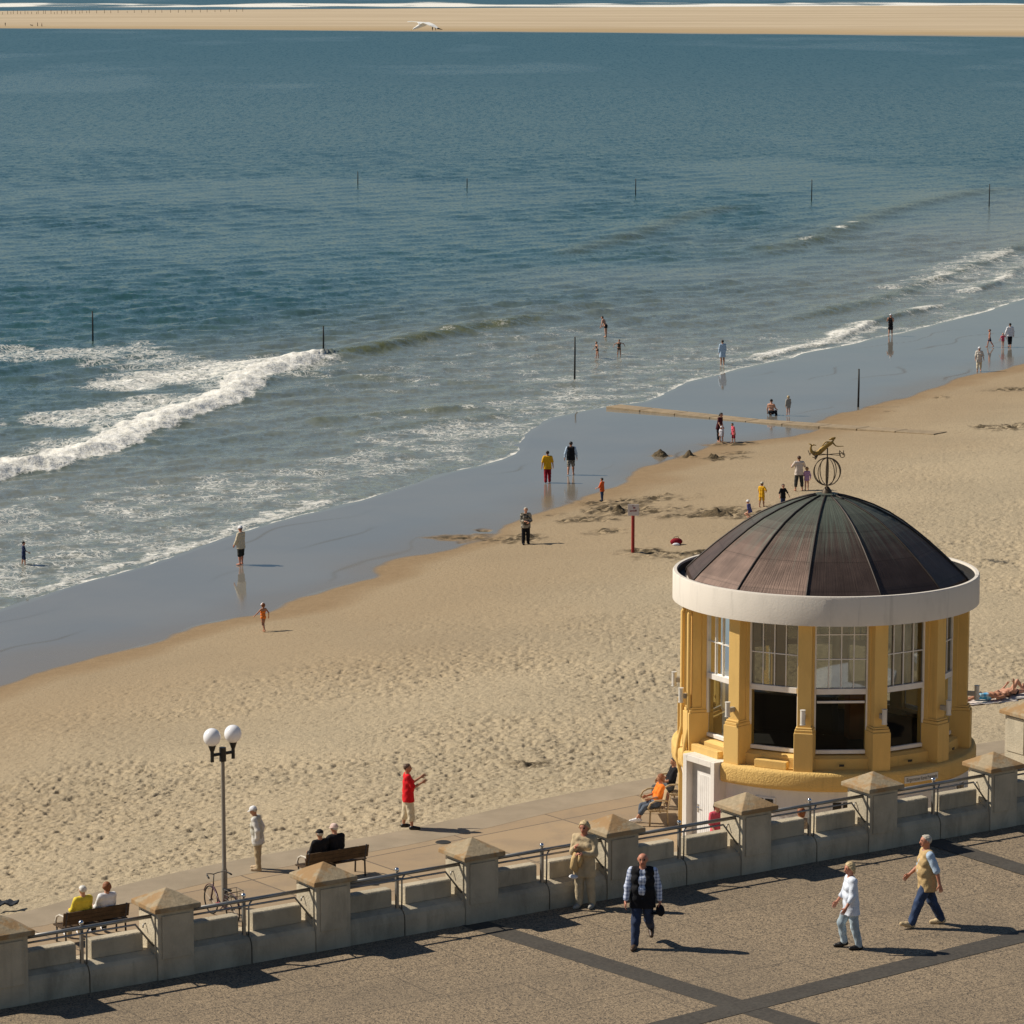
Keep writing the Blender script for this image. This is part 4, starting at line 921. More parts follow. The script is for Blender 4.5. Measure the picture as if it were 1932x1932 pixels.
def person(label, loc, H=1.72, face=180, skin='fair', lean=0, head=(0, 0), legs=((6, 3, 4), (-4, 2, 4)), arms=((4, 8, 12, 0), (-2, 8, 12, 0)), fat=1.0, wide=1.0, child=False,
           shirt=None, trousers=None, skirt=None, vest=None, shoes=None, hair=None, hat=None, swim=None, sit=None, lie=False, dress=None, group='people on the beach', res=None, foot=None):
    """legs: (swing, knee, spread) right then left; arms: (swing, spread, elbow, inward). face: heading in degrees, 0 away from the camera, 90 to the left."""
    v = res or (0.018 if H > 1.3 else 0.016)
    hd = 1.18 if child else 1.0
    u = H; hipz = 0.515 * u; ln = R(-lean)
    P0 = np.zeros(3); J = {}
    up_ = lambda s_, t_=0, side=0: P0 + Rx(np.array([side, t_, s_]), ln)
    nb = up_(0.325 * u); J['neck'] = nb
    yaw, nod = R(head[0]), R(head[1])
    hc0 = nb + Rx(np.array([0, 0.012 * u, 0.088 * u * (1.05 if child else 1)]), ln * 0.6 - nod * 0.25)
    hp = lambda x, y, z: hc0 + Rz(Rx(np.array([x, y, z]) * u * hd, -nod), yaw)
    caps_body, tors, armsc, legsc, feet, hands = [], [], [], [], [], []
    fw = fat
    tors += [(up_(0.275 * u, 0, -0.062 * u * wide), up_(0.275 * u, 0, 0.062 * u * wide), 0.050 * u, 0.050 * u),
             (up_(0.20 * u, 0.012 * u, -0.048 * u * wide), up_(0.20 * u, 0.012 * u, 0.048 * u * wide), 0.060 * u * fw ** .5, 0.060 * u * fw ** .5),
             (up_(0.10 * u, 0.016 * u * fw, -0.036 * u * wide), up_(0.10 * u, 0.016 * u * fw, 0.036 * u * wide), 0.060 * u * fw, 0.060 * u * fw),
             (up_(0.01 * u, 0.004 * u, -0.042 * u * wide), up_(0.01 * u, 0.004 * u, 0.042 * u * wide), 0.062 * u * fw ** .5, 0.062 * u * fw ** .5)]
    feet_low = []
    ends = []
    for sgn, lg in ((1, legs[0]), (-1, legs[1])):
        th, kn, sp = lg[:3]; tp = lg[3] if len(lg) > 3 else None
        h = P0 + np.array([sgn * 0.050 * u, 0, -0.005 * u]); th_, kn_, sp_ = R(th), R(kn), R(sp)
        k = h + 0.245 * u * np.array([sgn * math.sin(sp_), math.sin(th_) * math.cos(sp_), -math.cos(th_) * math.cos(sp_)])
        a_ = th_ - kn_
        an = k + 0.235 * u * np.array([sgn * math.sin(sp_) * 0.6, math.sin(a_), -math.cos(a_)])
        fp = R(tp) if tp is not None else 0.0
        fd = np.array([sgn * 0.12, math.cos(fp), math.sin(fp)]); dn = np.array([0, math.sin(fp), -math.cos(fp)])
        heel = an - fd * 0.018 * u + dn * 0.018 * u; toe = an + fd * 0.10 * u + dn * 0.022 * u
        legsc.append((h, k, an)); feet.append((an, heel, toe)); feet_low.append(min(heel[2], toe[2]) - 0.022 * u)
    for sgn, ar in ((1, arms[0]), (-1, arms[1])):
        sw, sp, el, inn = ar
        sh = up_(0.288 * u, -0.005 * u, sgn * 0.107 * u * wide); sw_, sp_ = R(sw - lean * 0.6), R(sp)
        e = sh + 0.172 * u * np.array([sgn * math.sin(sp_), math.sin(sw_) * math.cos(sp_), -math.cos(sw_) * math.cos(sp_)])
        a_ = sw_ + R(el); i_ = R(inn)
        fdv = np.array([sgn * (math.sin(sp_) * 0.5 * math.cos(i_) - math.sin(i_)), math.sin(a_) * math.cos(i_), -math.cos(a_) * math.cos(i_)]); fdv /= np.linalg.norm(fdv)
        wr = e + 0.148 * u * fdv; armsc.append((sh, e, wr)); hands.append((sgn, wr, fdv))
    root_z = -min(feet_low) if not (sit or lie) else 0.0
    # ---- the body
    allp = [q for c in tors for q in c[:2]] + [q for c in legsc + armsc for q in c] + [q for c in feet for q in c] + [hp(0, 0, 0.1), hp(0, 0.1, 0), hp(0, -0.1, 0), hp(0.1, 0, 0), hp(-0.1, 0, 0)] + [w_ + d_ * 0.1 * u for _, w_, d_ in hands]
    lo = np.min(allp, 0) - 0.09 * u; hi = np.max(allp, 0) + 0.09 * u
    B = Field(lo, hi, v); K = 0.03 * u
    for c in tors: B.cap(*c, K)
    B.cap(up_(0.30 * u), hc0 - np.array([0, 0.006, 0.02]) * u, 0.036 * u, 0.031 * u, 0.02 * u)
    for h, k, an in legsc: B.cap(h, k, 0.054 * u, 0.036 * u, K); B.cap(k, k + (an - k) * 0.4, 0.035 * u, 0.035 * u, 0.01 * u); B.cap(k + (an - k) * 0.35, an, 0.035 * u, 0.020 * u, 0.01 * u)
    for an, he, to in feet: B.cap(he, he + (to - he) * 0.6, 0.022 * u, 0.024 * u, 0.01 * u); B.cap(he + (to - he) * 0.5, to, 0.023 * u, 0.016 * u, 0.01 * u); B.cap(an, he + (to - he) * 0.4, 0.020 * u, 0.020 * u, 0.01 * u)
    for sh, e, wr in armsc: B.cap(sh, e, 0.029 * u, 0.023 * u, 0.02 * u); B.cap(e, wr, 0.024 * u, 0.016 * u, 0.01 * u)
    B.cap(hp(0, -0.006, 0.012), hp(0, 0.008, 0.014), 0.050 * u * hd, 0.048 * u * hd, 0.02 * u)
    B.cap(hp(0, 0.014, -0.012), hp(0, 0.024, -0.032), 0.038 * u * hd, 0.030 * u * hd, 0.02 * u)
    B.cap(hp(0, 0.050, 0.006), hp(0, 0.062, -0.014), 0.008 * u * hd, 0.011 * u * hd, 0.008 * u)
    for s_ in (-1, 1): B.cap(hp(s_ * 0.047, -0.004, 0.010), hp(s_ * 0.050, -0.006, -0.010), 0.011 * u * hd, 0.009 * u * hd, 0.006 * u)
    parts = [B.mesh()]
    hv = 0.0062
    for sgn, wr, d in hands:                        # palm, four unequal fingers slightly curled, thumb leaving the side of the palm
        side = np.array([0, 1.0, 0]) - d * d[1]
        if np.linalg.norm(side) < 0.3: side = np.array([0, 0, 1.0]) - d * d[2]
        side /= np.linalg.norm(side); nrm = np.cross(d, side) * sgn       # palm normal towards the thigh
        if nrm @ np.array([-sgn, 0, 0]) < 0: nrm = -nrm
        s_ = u if not child else u * 1.05
        Hf = Field(wr - 0.12 * s_, wr + 0.12 * s_, hv)
        kn = wr + d * 0.052 * s_
        Hf.cap(wr - d * 0.01 * s_, wr + d * 0.012 * s_, 0.0155 * s_, 0.016 * s_, 0.01 * s_)
        for q_ in (-1, 0, 1): Hf.cap(wr + d * 0.012 * s_ + side * q_ * 0.010 * s_, kn + side * q_ * 0.014 * s_, 0.0095 * s_, 0.0085 * s_, 0.01 * s_)
        for i_, L_ in enumerate((0.036, 0.043, 0.040, 0.031)):
            b0 = kn + side * (0.019 - 0.0125 * i_) * s_; m1 = b0 + (d * 0.95 + nrm * 0.3) * L_ * 0.55 * s_; m2 = m1 + (d * 0.75 + nrm * 0.65) * L_ * 0.5 * s_
            r_ = max(0.0050 * s_, 0.0066); Hf.cap(b0, m1, r_, r_ * 0.95, 0.002); Hf.cap(m1, m2, r_ * 0.95, r_ * 0.8, 0.002)
        t0 = wr + d * 0.018 * s_ + side * 0.015 * s_; t1 = t0 + (d * 0.6 + side * 0.7 + nrm * 0.35) * 0.026 * s_; t2 = t1 + (d * 0.9 + side * 0.2 + nrm * 0.3) * 0.022 * s_
        Hf.cap(t0, t1, 0.0085 * s_, 0.0068 * s_, 0.004); Hf.cap(t1, t2, 0.0066 * s_, 0.0056 * s_, 0.002)
        parts.append(Hf.mesh())
    V, Fq = raw(parts)
    me = np_mesh('person', V, Fq)
    sk = mat('skin_' + skin, SKIN[skin], 0.55, 0.08, 8, spec=0.35)
    for mm in (sk, EYE, LIP): me.materials.append(mm)
    cen = V[Fq].mean(1); mi = np.zeros(len(Fq), np.int32)
    for s_ in (-1, 1):
        mi[np.linalg.norm(cen - hp(s_ * 0.020, 0.049, 0.014), axis=1) < 0.0105 * u * hd] = 1
        mi[np.linalg.norm(cen - hp(s_ * 0.008, 0.054, -0.030), axis=1) < 0.010 * u * hd] = 2
    me.polygons.foreach_set('material_index', mi)
    ob = mk('person', me, None); tag(ob, label, 'person' if not child else 'child', group)
    seed = (len(label) * 1.37) % 6
    def piece(name, caps, m, clips=(), wr=0.003, k=0.02, subs=(), hemclip=None, caps2=(), wl=0.16):
        pts = [q for c in list(caps) + list(caps2) for q in c[:2]]; rm = max(max(c[2], c[3]) for c in list(caps) + list(caps2))
        Fd = Field(np.min(pts, 0) - rm - 0.02, np.max(pts, 0) + rm + 0.02, v * 0.9)
        for c in caps: Fd.cap(*c[:4], k * u)
        if hemclip is not None: Fd.clip(*hemclip)
        for c in caps2: Fd.cap(*c[:4], k * u)
        if wr: Fd.wrinkle(wr * 1.4, wl, seed)
        for p, n in clips: Fd.clip(p, n)
        for c in subs: Fd.cap(*c, sub=True)
        V_, F_ = Fd.mesh()
        if len(V_): return mk(name, np_mesh(name, V_, F_), m, ob)
    upv = Rx(np.array([0, 0, 1.0]), ln); fwv = Rx(np.array([0, 1.0, 0]), ln)
    def top(c, infl, sleeve, hem, name):
        caps = [(a, b, ra + infl, rb + infl) for a, b, ra, rb in (tors if hem > 0.015 else tors[:3])]
        caps.append((up_(0.29 * u, -.004 * u, -0.10 * u * wide), up_(0.29 * u, -.004 * u, 0.10 * u * wide), 0.031 * u + infl, 0.031 * u + infl))
        for s_ in (-1, 1): caps.append((up_(0.19 * u, 0, s_ * 0.040 * u * wide), up_(0.06 * u, 0.002 * u, s_ * 0.038 * u * wide), 0.057 * u * fw ** .5 + infl, 0.060 * u * fw ** .5 + infl))
        hc_ = None
        if hem > 0.015:
            rh = 0.066 * u * fw ** .5 + infl + 0.004 * u
            for s_ in (-1, 1): caps.append((up_(0.06 * u, 0.002 * u, s_ * 0.040 * u * wide), up_(-hem * u - 0.03 * u, 0.002 * u, s_ * 0.044 * u * wide), rh - 0.004 * u, rh + infl * 0.5))
            hc_ = (up_(-hem * u - 0.035 * u), -upv)
        arms_ = []
        for sh, e, wr in armsc:
            if sleeve > 0:
                f1 = min(1, sleeve * 2); arms_.append((sh, sh + (e - sh) * f1, 0.034 * u + infl, 0.030 * u + infl))
                if sleeve > 0.5: f2 = (sleeve - 0.5) * 2; arms_.append((e, e + (wr - e) * f2, 0.029 * u + infl, 0.022 * u + infl))
        subs = [(up_(0.335 * u, 0.012 * u), up_(0.40 * u, 0.02 * u), 0.036 * u, 0.05 * u)]
        return piece(name, caps, c, [], 0.004, 0.016, subs, hc_, arms_)
    if shirt: top(shirt['m'], 0.007 * u * shirt.get('loose', 1), shirt.get('sleeve', 0.4), shirt.get('hem', 0.02), shirt.get('name', 'shirt'))
    if vest:
        infl = 0.013 * u; caps = [(a, b, ra + infl, rb + infl) for a, b, ra, rb in tors] + [(up_(0.285 * u, -.004 * u, -0.085 * u * wide), up_(0.285 * u, -.004 * u, 0.085 * u * wide), 0.036 * u + infl, 0.036 * u + infl)]
        hm = vest.get('hem', 0.05); rh = 0.064 * u * fw ** .5 + infl
        for s_ in (-1, 1): caps.append((up_(0.06 * u, 0, s_ * 0.042 * u * wide), up_(-hm * u - 0.03 * u, 0, s_ * 0.046 * u * wide), rh, rh + 0.004 * u)); caps.append((up_(0.19 * u, 0, s_ * 0.040 * u * wide), up_(0.06 * u, 0.002 * u, s_ * 0.038 * u * wide), 0.057 * u * fw ** .5 + infl, 0.060 * u * fw ** .5 + infl))
        subs = [(up_(0.335 * u, 0.012 * u), up_(0.40 * u, 0.02 * u), 0.040 * u, 0.05 * u)]
        if vest.get('open'): g_ = vest['open'] * u; subs += [(up_(0.32 * u, 0.085 * u), up_(0.10 * u, 0.098 * u * fw), g_ * 1.15, g_), (up_(0.10 * u, 0.098 * u * fw), up_(-0.16 * u, 0.095 * u * fw), g_, g_)]
        piece('vest', caps, vest['m'], [], 0.004, 0.014, subs, (up_(-hm * u - 0.035 * u), -upv))
    if trousers:
        L = trousers.get('len', 1.0); lo_ = trousers.get('loose', 1.0); i0 = 0.008 * u * lo_
        caps = [(up_(0.02 * u, 0, -0.04 * u * wide), up_(0.02 * u, 0, 0.04 * u * wide), 0.062 * u * fw ** .5 + i0 * .6, 0.062 * u * fw ** .5 + i0 * .6), (up_(0.05 * u, 0.006 * u, -0.036 * u * wide), up_(0.05 * u, 0.006 * u, 0.036 * u * wide), 0.056 * u * fw ** .5, 0.056 * u * fw ** .5)]
        for h, k, an in legsc:
            f1 = min(1, L * 2); caps.append((h, h + (k - h) * f1, 0.056 * u + i0, 0.056 * u + i0 + (0.042 - 0.056) * u * f1))
            if L > 0.5: f2 = (L - 0.5) * 2 * 0.97; caps.append((k, k + (an - k) * f2, 0.042 * u + i0, 0.042 * u + i0 - 0.011 * u * f2))
        piece('trousers' if L > 0.62 else 'shorts', caps, trousers['m'], [], 0.004, 0.012)
    if swim:
        caps = [(up_(0.005 * u, 0, -0.042 * u * wide), up_(0.005 * u, 0, 0.042 * u * wide), 0.066 * u, 0.066 * u)]
        if swim.get('full'): caps += [(a, b, ra + .004 * u, rb + .004 * u) for a, b, ra, rb in tors[1:3]]
        for h, k, an in legsc: caps.append((h, h + (k - h) * swim.get('len', 0.12), 0.060 * u, 0.055 * u))
        piece('swimsuit', caps, swim['m'], [], 0.002, 0.01)
    if dress:
        z_ = dress.get('len', 0.22) * u
        caps = [(a, b, ra + .007 * u, rb + .007 * u) for a, b, ra, rb in tors] + [(up_(0.0, 0, s_ * 0.03 * u), up_(-z_, 0.0, s_ * 0.045 * u), 0.062 * u, 0.078 * u) for s_ in (-1, 1)]
        piece('dress', caps, dress['m'], [], 0.005, 0.016, [(up_(0.335 * u, 0.012 * u), up_(0.40 * u, 0.02 * u), 0.036 * u, 0.05 * u)])
    if shoes:
        for an, he, to in feet:
            piece('shoe', [(he, he + (to - he) * 0.6, 0.029 * u, 0.030 * u), (he + (to - he) * 0.5, to + (to - he) * .08, 0.030 * u, 0.022 * u), (an, he + (to - he) * 0.35, 0.026 * u, 0.026 * u)], shoes, [], 0, 0.01)
    if hair:
        st = hair.get('style', 'short'); m_ = hair['m']
        caps = [(hp(0, -0.010, 0.018), hp(0, 0.004, 0.020), 0.0545 * u * hd, 0.0515 * u * hd)]; fn = hp(0, 1, 0) - hp(0, 0, 0); fn = fn / np.linalg.norm(fn); un = hp(0, 0, 1) - hp(0, 0, 0); un /= np.linalg.norm(un)
        cl = []
        if st == 'short': cl = [(hp(0, 0.018, 0.030), fn * 0.8 - un * 0.75), (hp(0, 0, -0.030), -un)]
        elif st == 'bob': caps += [(hp(0, -0.02, 0.0), hp(0, -0.022, -0.035), 0.053 * u * hd, 0.044 * u * hd), (hp(-.032, -0.01, 0.004), hp(.032, -0.01, 0.004), 0.040 * u * hd, 0.040 * u * hd), (hp(0, -.01, .03), hp(0, .0, .032), .056 * u * hd, .052 * u * hd)]; cl = [(hp(0, 0.026, 0.030), fn * 0.85 - un * 0.6), (hp(0, 0, -0.060), -un)]
        elif st == 'long': caps += [(hp(0, -0.025, 0.0), hp(0, -0.045, -0.16), 0.046 * u * hd, 0.036 * u)]; cl = [(hp(0, 0.02, 0.030), fn * 0.85 - un * 0.6)]
        elif st == 'bald': caps = [(hp(0, -0.014, -0.008), hp(0, -0.002, -0.006), 0.0535 * u * hd, 0.0515 * u * hd)]; cl = [(hp(0, 0.006, 0), fn), (hp(0, 0, 0.022), un), (hp(0, 0, -0.032), -un)]
        piece('hair', caps, m_, cl, 0.0035, 0.015, wl=0.06)
    if hat:
        fn = hp(0, 1, 0) - hp(0, 0, 0); fn /= np.linalg.norm(fn); un = hp(0, 0, 1) - hp(0, 0, 0); un /= np.linalg.norm(un); rn = np.cross(fn, un)
        caps = [(hp(0, -0.008, 0.028), hp(0, 0.006, 0.030), 0.0565 * u * hd, 0.0545 * u * hd)]
        ht = piece('hat', caps, hat['m'], [(hp(0, 0, 0.020), -un)], 0, 0.01)
        br = 0.072 if hat.get('brim', 'peak') == 'round' else 0.055
        M_ = Matrix((( *rn, 0), (*fn, 0), (*un, 0), (0, 0, 0, 1))).transposed()
        o_ = hp(0, 0.0, 0.026) if hat.get('brim', 'peak') == 'round' else hp(0, 0.040, 0.026)
        mb_ = MB(); mb_.prism([(math.cos(t) * br * u * hd * (1 if hat.get('brim') == 'round' else 0.85), math.sin(t) * br * u * hd) for t in np.linspace(0, 2 * math.pi, 20, endpoint=False)], -0.004 * u, 0.003 * u)
        mb_.v = [tuple(M_ @ Vector(p) + Vector(o_)) for p in mb_.v]
        mb_.build('brim', hat['m'], ht)
    ob.location = (loc[0], loc[1], loc[2] + root_z)
    if lie: ob.rotation_euler = Matrix.Rotation(R(face), 3, 'Z').to_4x4().to_3x3().__matmul__(Matrix.Rotation(R(90 if lie == 'back' else -90), 3, 'X')).to_euler()
    else: ob.rotation_euler.z = R(face)
    return ob, hands, root_z
def hand_world(ob, hands, i, d=0.05):
    ob_m = Matrix.Translation(ob.location) @ ob.rotation_euler.to_matrix().to_4x4()
    s_, w_, dv = hands[i]; return ob_m @ Vector(w_ + dv * d)

def plaid():
    t = NT('checked_cotton'); p = t.pos(obj=True); sx = t.n('SeparateXYZ'); t.t.links.new(p, sx.inputs[0])
    a = t.math('FRACT', t.math('MULTIPLY', sx.outputs[0], 15.0)); b = t.math('FRACT', t.math('MULTIPLY', sx.outputs[2], 15.0))
    fa = t.math('LESS_THAN', a, 0.38); fb = t.math('LESS_THAN', b, 0.38)
    k = t.math('MULTIPLY', t.math('ADD', fa, fb), 0.5)
    return t.out(Base_Color=t.mix(k, (0.60, 0.66, 0.80), (0.13, 0.17, 0.30)), Roughness=0.85)
def blotch(name, a, b, sc=9):
    t = NT(name); n = t.noise(t.pos(obj=True), sc, 3, 0.6)
    return t.out(Base_Color=t.mix(t.ss(n, 0.45, 0.55), a, b), Roughness=0.85)
def denim(name, c):
    t = NT(name); p = t.pos((1, 1, 0.5), obj=True); n = t.noise(p, 7, 5, 0.65)
    return t.out(Base_Color=t.mix(t.ss(n, 0.35, 0.75), c, tuple(min(1, x * 2.0) for x in c)), Roughness=0.85, Normal=t.bump(t.noise(p, 12, 3), 0.6, 0.02))
JEANS = denim('dark_denim', (0.012, 0.022, 0.055)); LJEANS = denim('pale_denim', (0.26, 0.32, 0.36)); NAVY = denim('navy_denim', (0.016, 0.032, 0.075))
WHITE = cloth((0.74, 0.74, 0.76)); BLACK = cloth((0.010, 0.010, 0.013)); BEIGE = cloth((0.47, 0.33, 0.16)); CREAM = cloth((0.62, 0.53, 0.38)); KHAKI = cloth((0.40, 0.31, 0.19))
RED = cloth((0.62, 0.012, 0.018)); ORANGE = cloth((0.80, 0.20, 0.025)); YELLOW = cloth((0.72, 0.56, 0.06)); GOLD = cloth((0.72, 0.38, 0.015)); CRIM = cloth((0.25, 0.01, 0.02))
PINK = cloth((0.65, 0.10, 0.14)); LBLUE = cloth((0.42, 0.53, 0.66)); VIOLET = cloth((0.40, 0.24, 0.40)); DKBLUE = cloth((0.02, 0.03, 0.08)); GREYC = cloth((0.33, 0.31, 0.27)); MAROON = cloth((0.06, 0.012, 0.018))
PALEG = cloth((0.50, 0.47, 0.38))
def hairc(c): return mat('hair', c, 0.6, 0.25, 25, 0.006, 30)
BLOND, GREYH, BROWN, DARKH, REDH, WHITEH = hairc((0.52, 0.39, 0.21)), hairc((0.45, 0.41, 0.34)), hairc((0.07, 0.035, 0.018)), hairc((0.016, 0.012, 0.010)), hairc((0.22, 0.075, 0.025)), hairc((0.62, 0.60, 0.56))
STAND = ((3, 3, 3), (-2, 3, 3)); WALK = ((24, 6, 2), (-22, 18, 2, -20)); SIT = ((84, 84, 5), (82, 78, 5))
GT, GP = 'people on the upper promenade', 'people on the lower promenade'
# upper promenade
P_ = person('balding man in black vest, checked shirt and dark jeans, walking towards the camera', at(1212, 1786, TERR), 1.79, 172, 'red', head=(0, 4), legs=((16, 10, 3), (-14, 42, 2, -30)), arms=((8, 12, 8, 0), (-4, 14, 10, 0)), fat=1.16, wide=1.1,
       shirt=dict(m=plaid(), sleeve=0.92, hem=0.01), vest=dict(m=BLACK, open=0.040, hem=0.06), trousers=dict(m=JEANS), shoes=mat('brown_leather', (0.06, 0.035, 0.02), 0.5), hair=dict(m=GREYH, style='bald'), group=GT, res=0.014)
hw = hand_world(P_[0], P_[1], 1, 0.09)
m = MB(); m.ball((0, 0, -0.03), 0.125, 12, (0.55, 1.0, 0.9)); m.prism([(0.14 * math.cos(t), 0.10 + 0.09 * math.sin(t)) for t in np.linspace(0, 6.28, 16, endpoint=False)], -0.11, -0.095)
tag(m.build('cap', BLACK, None, True, loc=hw + Vector((0, -0.02, -0.05)), rz=0.4), 'black cap held low in the walking balding man\'s left hand', 'cap')
person('blond woman in pale blue-white top and pale jeans, walking left', at(1605, 1789, TERR), 1.62, 100, 'red', lean=2, head=(8, 5), legs=((24, 34, 2, -10), (-6, 8, 2)), arms=((14, 8, 22, 0), (8, 10, 26, 0)), fat=1.12, shirt=dict(m=cloth((0.64, 0.69, 0.78)), sleeve=0.72, hem=0.08, loose=1.3),
       trousers=dict(m=LJEANS), shoes=mat('black_leather', (0.015, 0.012, 0.01), 0.4), hair=dict(m=BLOND, style='bob'), group=GT, res=0.014)
person('grey haired man in beige vest and navy jeans, striding left', at(1748, 1747, TERR), 1.80, 98, 'red', lean=2, head=(5, -2), legs=((-16, 12, 2, -6), (25, 6, 2, 14)), arms=((14, 10, 34, 0), (-20, 16, 10, 0)), fat=1.30, wide=1.1, shirt=dict(m=LBLUE, sleeve=0.5, hem=0.01, loose=1.2),
       vest=dict(m=BEIGE, hem=0.07, open=0.02), trousers=dict(m=NAVY, loose=1.4), shoes=cloth((0.55, 0.42, 0.25)), hair=dict(m=GREYH, style='short'), group=GT, res=0.014)
P_ = person('woman in long beige jacket and trousers, standing against the parapet with folded arms', at(1103, 1712, TERR), 1.69, 158, 'red', lean=1, head=(0, 8), legs=((4, 4, 2), (-3, 3, 4)), arms=((14, 6, 118, 30), (20, 10, 78, 50)), fat=1.12, wide=1.04,
       shirt=dict(m=cloth((0.50, 0.39, 0.24)), sleeve=0.95, hem=0.12, loose=1.25, name='jacket'), trousers=dict(m=cloth((0.44, 0.36, 0.24)), loose=1.4), shoes=GREYC, hair=dict(m=BLOND, style='bob'), group=GT, res=0.014)
c_ = Vector(P_[0].location); ff = Matrix.Rotation(R(158), 3, 'Z')
m = MB(); m.tube([(0.10, 0.17, 0.24), (0.13, 0.20, 0.10), (0.15, 0.19, -0.06), (0.12, 0.16, -0.16)], [0.05, 0.075, 0.085, 0.03], 10)
m.tube([(0.02, 0.18, 0.22), (0.03, 0.20, 0.08), (0.05, 0.18, -0.05)], [0.04, 0.06, 0.03], 8)
tag(m.build('folded_jacket', cloth((0.60, 0.42, 0.20)), None, True, loc=c_, rz=R(158)), 'yellowish folded jacket hanging over the beige woman\'s arm', 'jacket')
m = MB(); m.ball((0.17, 0.16, -0.26), 0.085, 10, (1.1, 0.8, 0.5)); tag(m.build('cap', WHITE, None, True, loc=c_, rz=R(158)), 'small white cap dangling below the beige woman\'s jacket', 'cap')
# lower promenade
person('man in red polo shirt and cream knee breeches, gesturing with raised hands', at(770, 1563, PROM), 1.78, -82, 'tan', lean=-2, head=(-12, -4), legs=((8, 4, 4), (-6, 3, 4)), arms=((30, 10, 88, 10), (36, 12, 84, 5)), fat=1.2, wide=1.05, shirt=dict(m=RED, sleeve=0.45, hem=0.06, loose=1.2),
       trousers=dict(m=CREAM, len=0.74, loose=2.0), shoes=mat('black_leather', (0.015, 0.012, 0.01), 0.4), hair=dict(m=BROWN, style='short'), group=GP, res=0.015)
person('man in white cap and light jacket, standing with hands behind his back', at(487, 1641, PROM), 1.66, 80, 'tan', lean=6, head=(0, 22), legs=STAND, arms=((-18, 14, 28, 20), (-18, 14, 28, 20)), fat=1.12, shirt=dict(m=cloth((0.62, 0.60, 0.56)), sleeve=0.92, hem=0.06, loose=1.5, name='jacket'), vest=dict(m=cloth((0.45, 0.43, 0.36)), hem=0.08),
       trousers=dict(m=KHAKI), shoes=cloth((0.5, 0.38, 0.25)), hat=dict(m=WHITE, brim='peak'), hair=dict(m=GREYH, style='short'), group=GP, res=0.015)
def on_bench(b, dx, **kw):
    bx = Vector(b.location) + Matrix.Rotation(b.rotation_euler.z, 3, 'Z') @ Vector((dx, kw.pop('dy', -0.10), 0.46 + 0.066 * kw['H']))
    return bx, math.degrees(b.rotation_euler.z)
def sitter(b, dx, label, **kw):
    dy = kw.pop('dy', -0.10); da = kw.pop('da', 0); l, rz = on_bench(b, dx, H=kw.get('H', 1.7), dy=dy)
    kw.setdefault('legs', SIT); kw.setdefault('arms', ((20, 8, 50, 15), (20, 8, 50, 15)))
    return person(label, l, face=rz + da, sit=True, group=kw.pop('group', GP), **kw)
sitter(bench1, -0.28, 'white haired person in yellow pullover, seated on the bench with back turned', H=1.70, lean=-6, shirt=dict(m=YELLOW, sleeve=0.95, hem=0, loose=1.4), trousers=dict(m=KHAKI), shoes=WHITE, hair=dict(m=WHITEH, style='short'), fat=1.1)
sitter(bench1, 0.36, 'red haired person in white shirt, seated on the bench with back turned', H=1.66, lean=-6, shirt=dict(m=WHITE, sleeve=0.9, hem=0, loose=1.4), trousers=dict(m=BLACK), shoes=WHITE, hair=dict(m=REDH, style='bob'), fat=1.05)
sitter(bench2, -0.40, 'person in black coat and dark cap, seated at the left of the couple', H=1.62, lean=-2, skin='tan', shirt=dict(m=BLACK, sleeve=0.97, hem=0, loose=1.8, name='coat'), trousers=dict(m=MAROON), shoes=BLACK, hat=dict(m=BLACK, brim='peak'), hair=dict(m=GREYH, style='short'), fat=1.15)
sitter(bench2, 0.10, 'person in black coat and pale pink hat, seated at the right of the couple', H=1.74, lean=8, head=(20, 10), shirt=dict(m=BLACK, sleeve=0.97, hem=0, loose=1.9, name='coat'), trousers=dict(m=BLACK), shoes=BLACK, hat=dict(m=cloth((0.66, 0.50, 0.44)), brim='round'), hair=dict(m=WHITEH, style='short'), fat=1.2)
sitter(bench3, -0.42, 'person in orange shirt and rolled jeans, seated sideways on the hooped bench', H=1.64, lean=-12, da=8, skin='tan', dy=0.0, head=(-20, 10), legs=((78, 70, 8), (80, 40, 10)), shirt=dict(m=ORANGE, sleeve=0.45, hem=0.0, loose=1.3), trousers=dict(m=denim('blue_denim', (0.05, 0.065, 0.09)), len=0.75), shoes=WHITE, hair=dict(m=REDH, style='bob'))
sitter(bench4, -0.35, 'dark haired man in black T shirt, seated beside the pavilion corner', H=1.72, lean=-12, skin='tan', dy=0.02, head=(0, 10), shirt=dict(m=BLACK, sleeve=0.5, hem=0, loose=1.4), trousers=dict(m=denim('grey_denim', (0.05, 0.055, 0.06))), shoes=BLACK, hair=dict(m=DARKH, style='short'))
q = at(1334, 1588, PROM)
person('person in pink top, standing by the pavilion door behind the railing', (5.33, 87.3, PROM), 1.56, -150, 'fair', legs=STAND, shirt=dict(m=PINK, sleeve=0.45, hem=0.05, loose=1.3), trousers=dict(m=WHITE, len=0.6), shoes=BLACK, hair=dict(m=BROWN, style='bob'), arms=((10, 10, 40, 10), (10, 10, 40, 10)), group=GP)
q = at_depth(1512, 1535, 85.8)
person('auburn haired person at the pavilion foot with only the head above the parapet', (q[0], q[1], PROM), q[2] - PROM + 0.12, 40, 'tan', legs=STAND, shirt=dict(m=cloth((0.35, 0.28, 0.2)), sleeve=0.9), trousers=dict(m=BLACK), shoes=BLACK, hair=dict(m=REDH, style='bob'), group=GP)
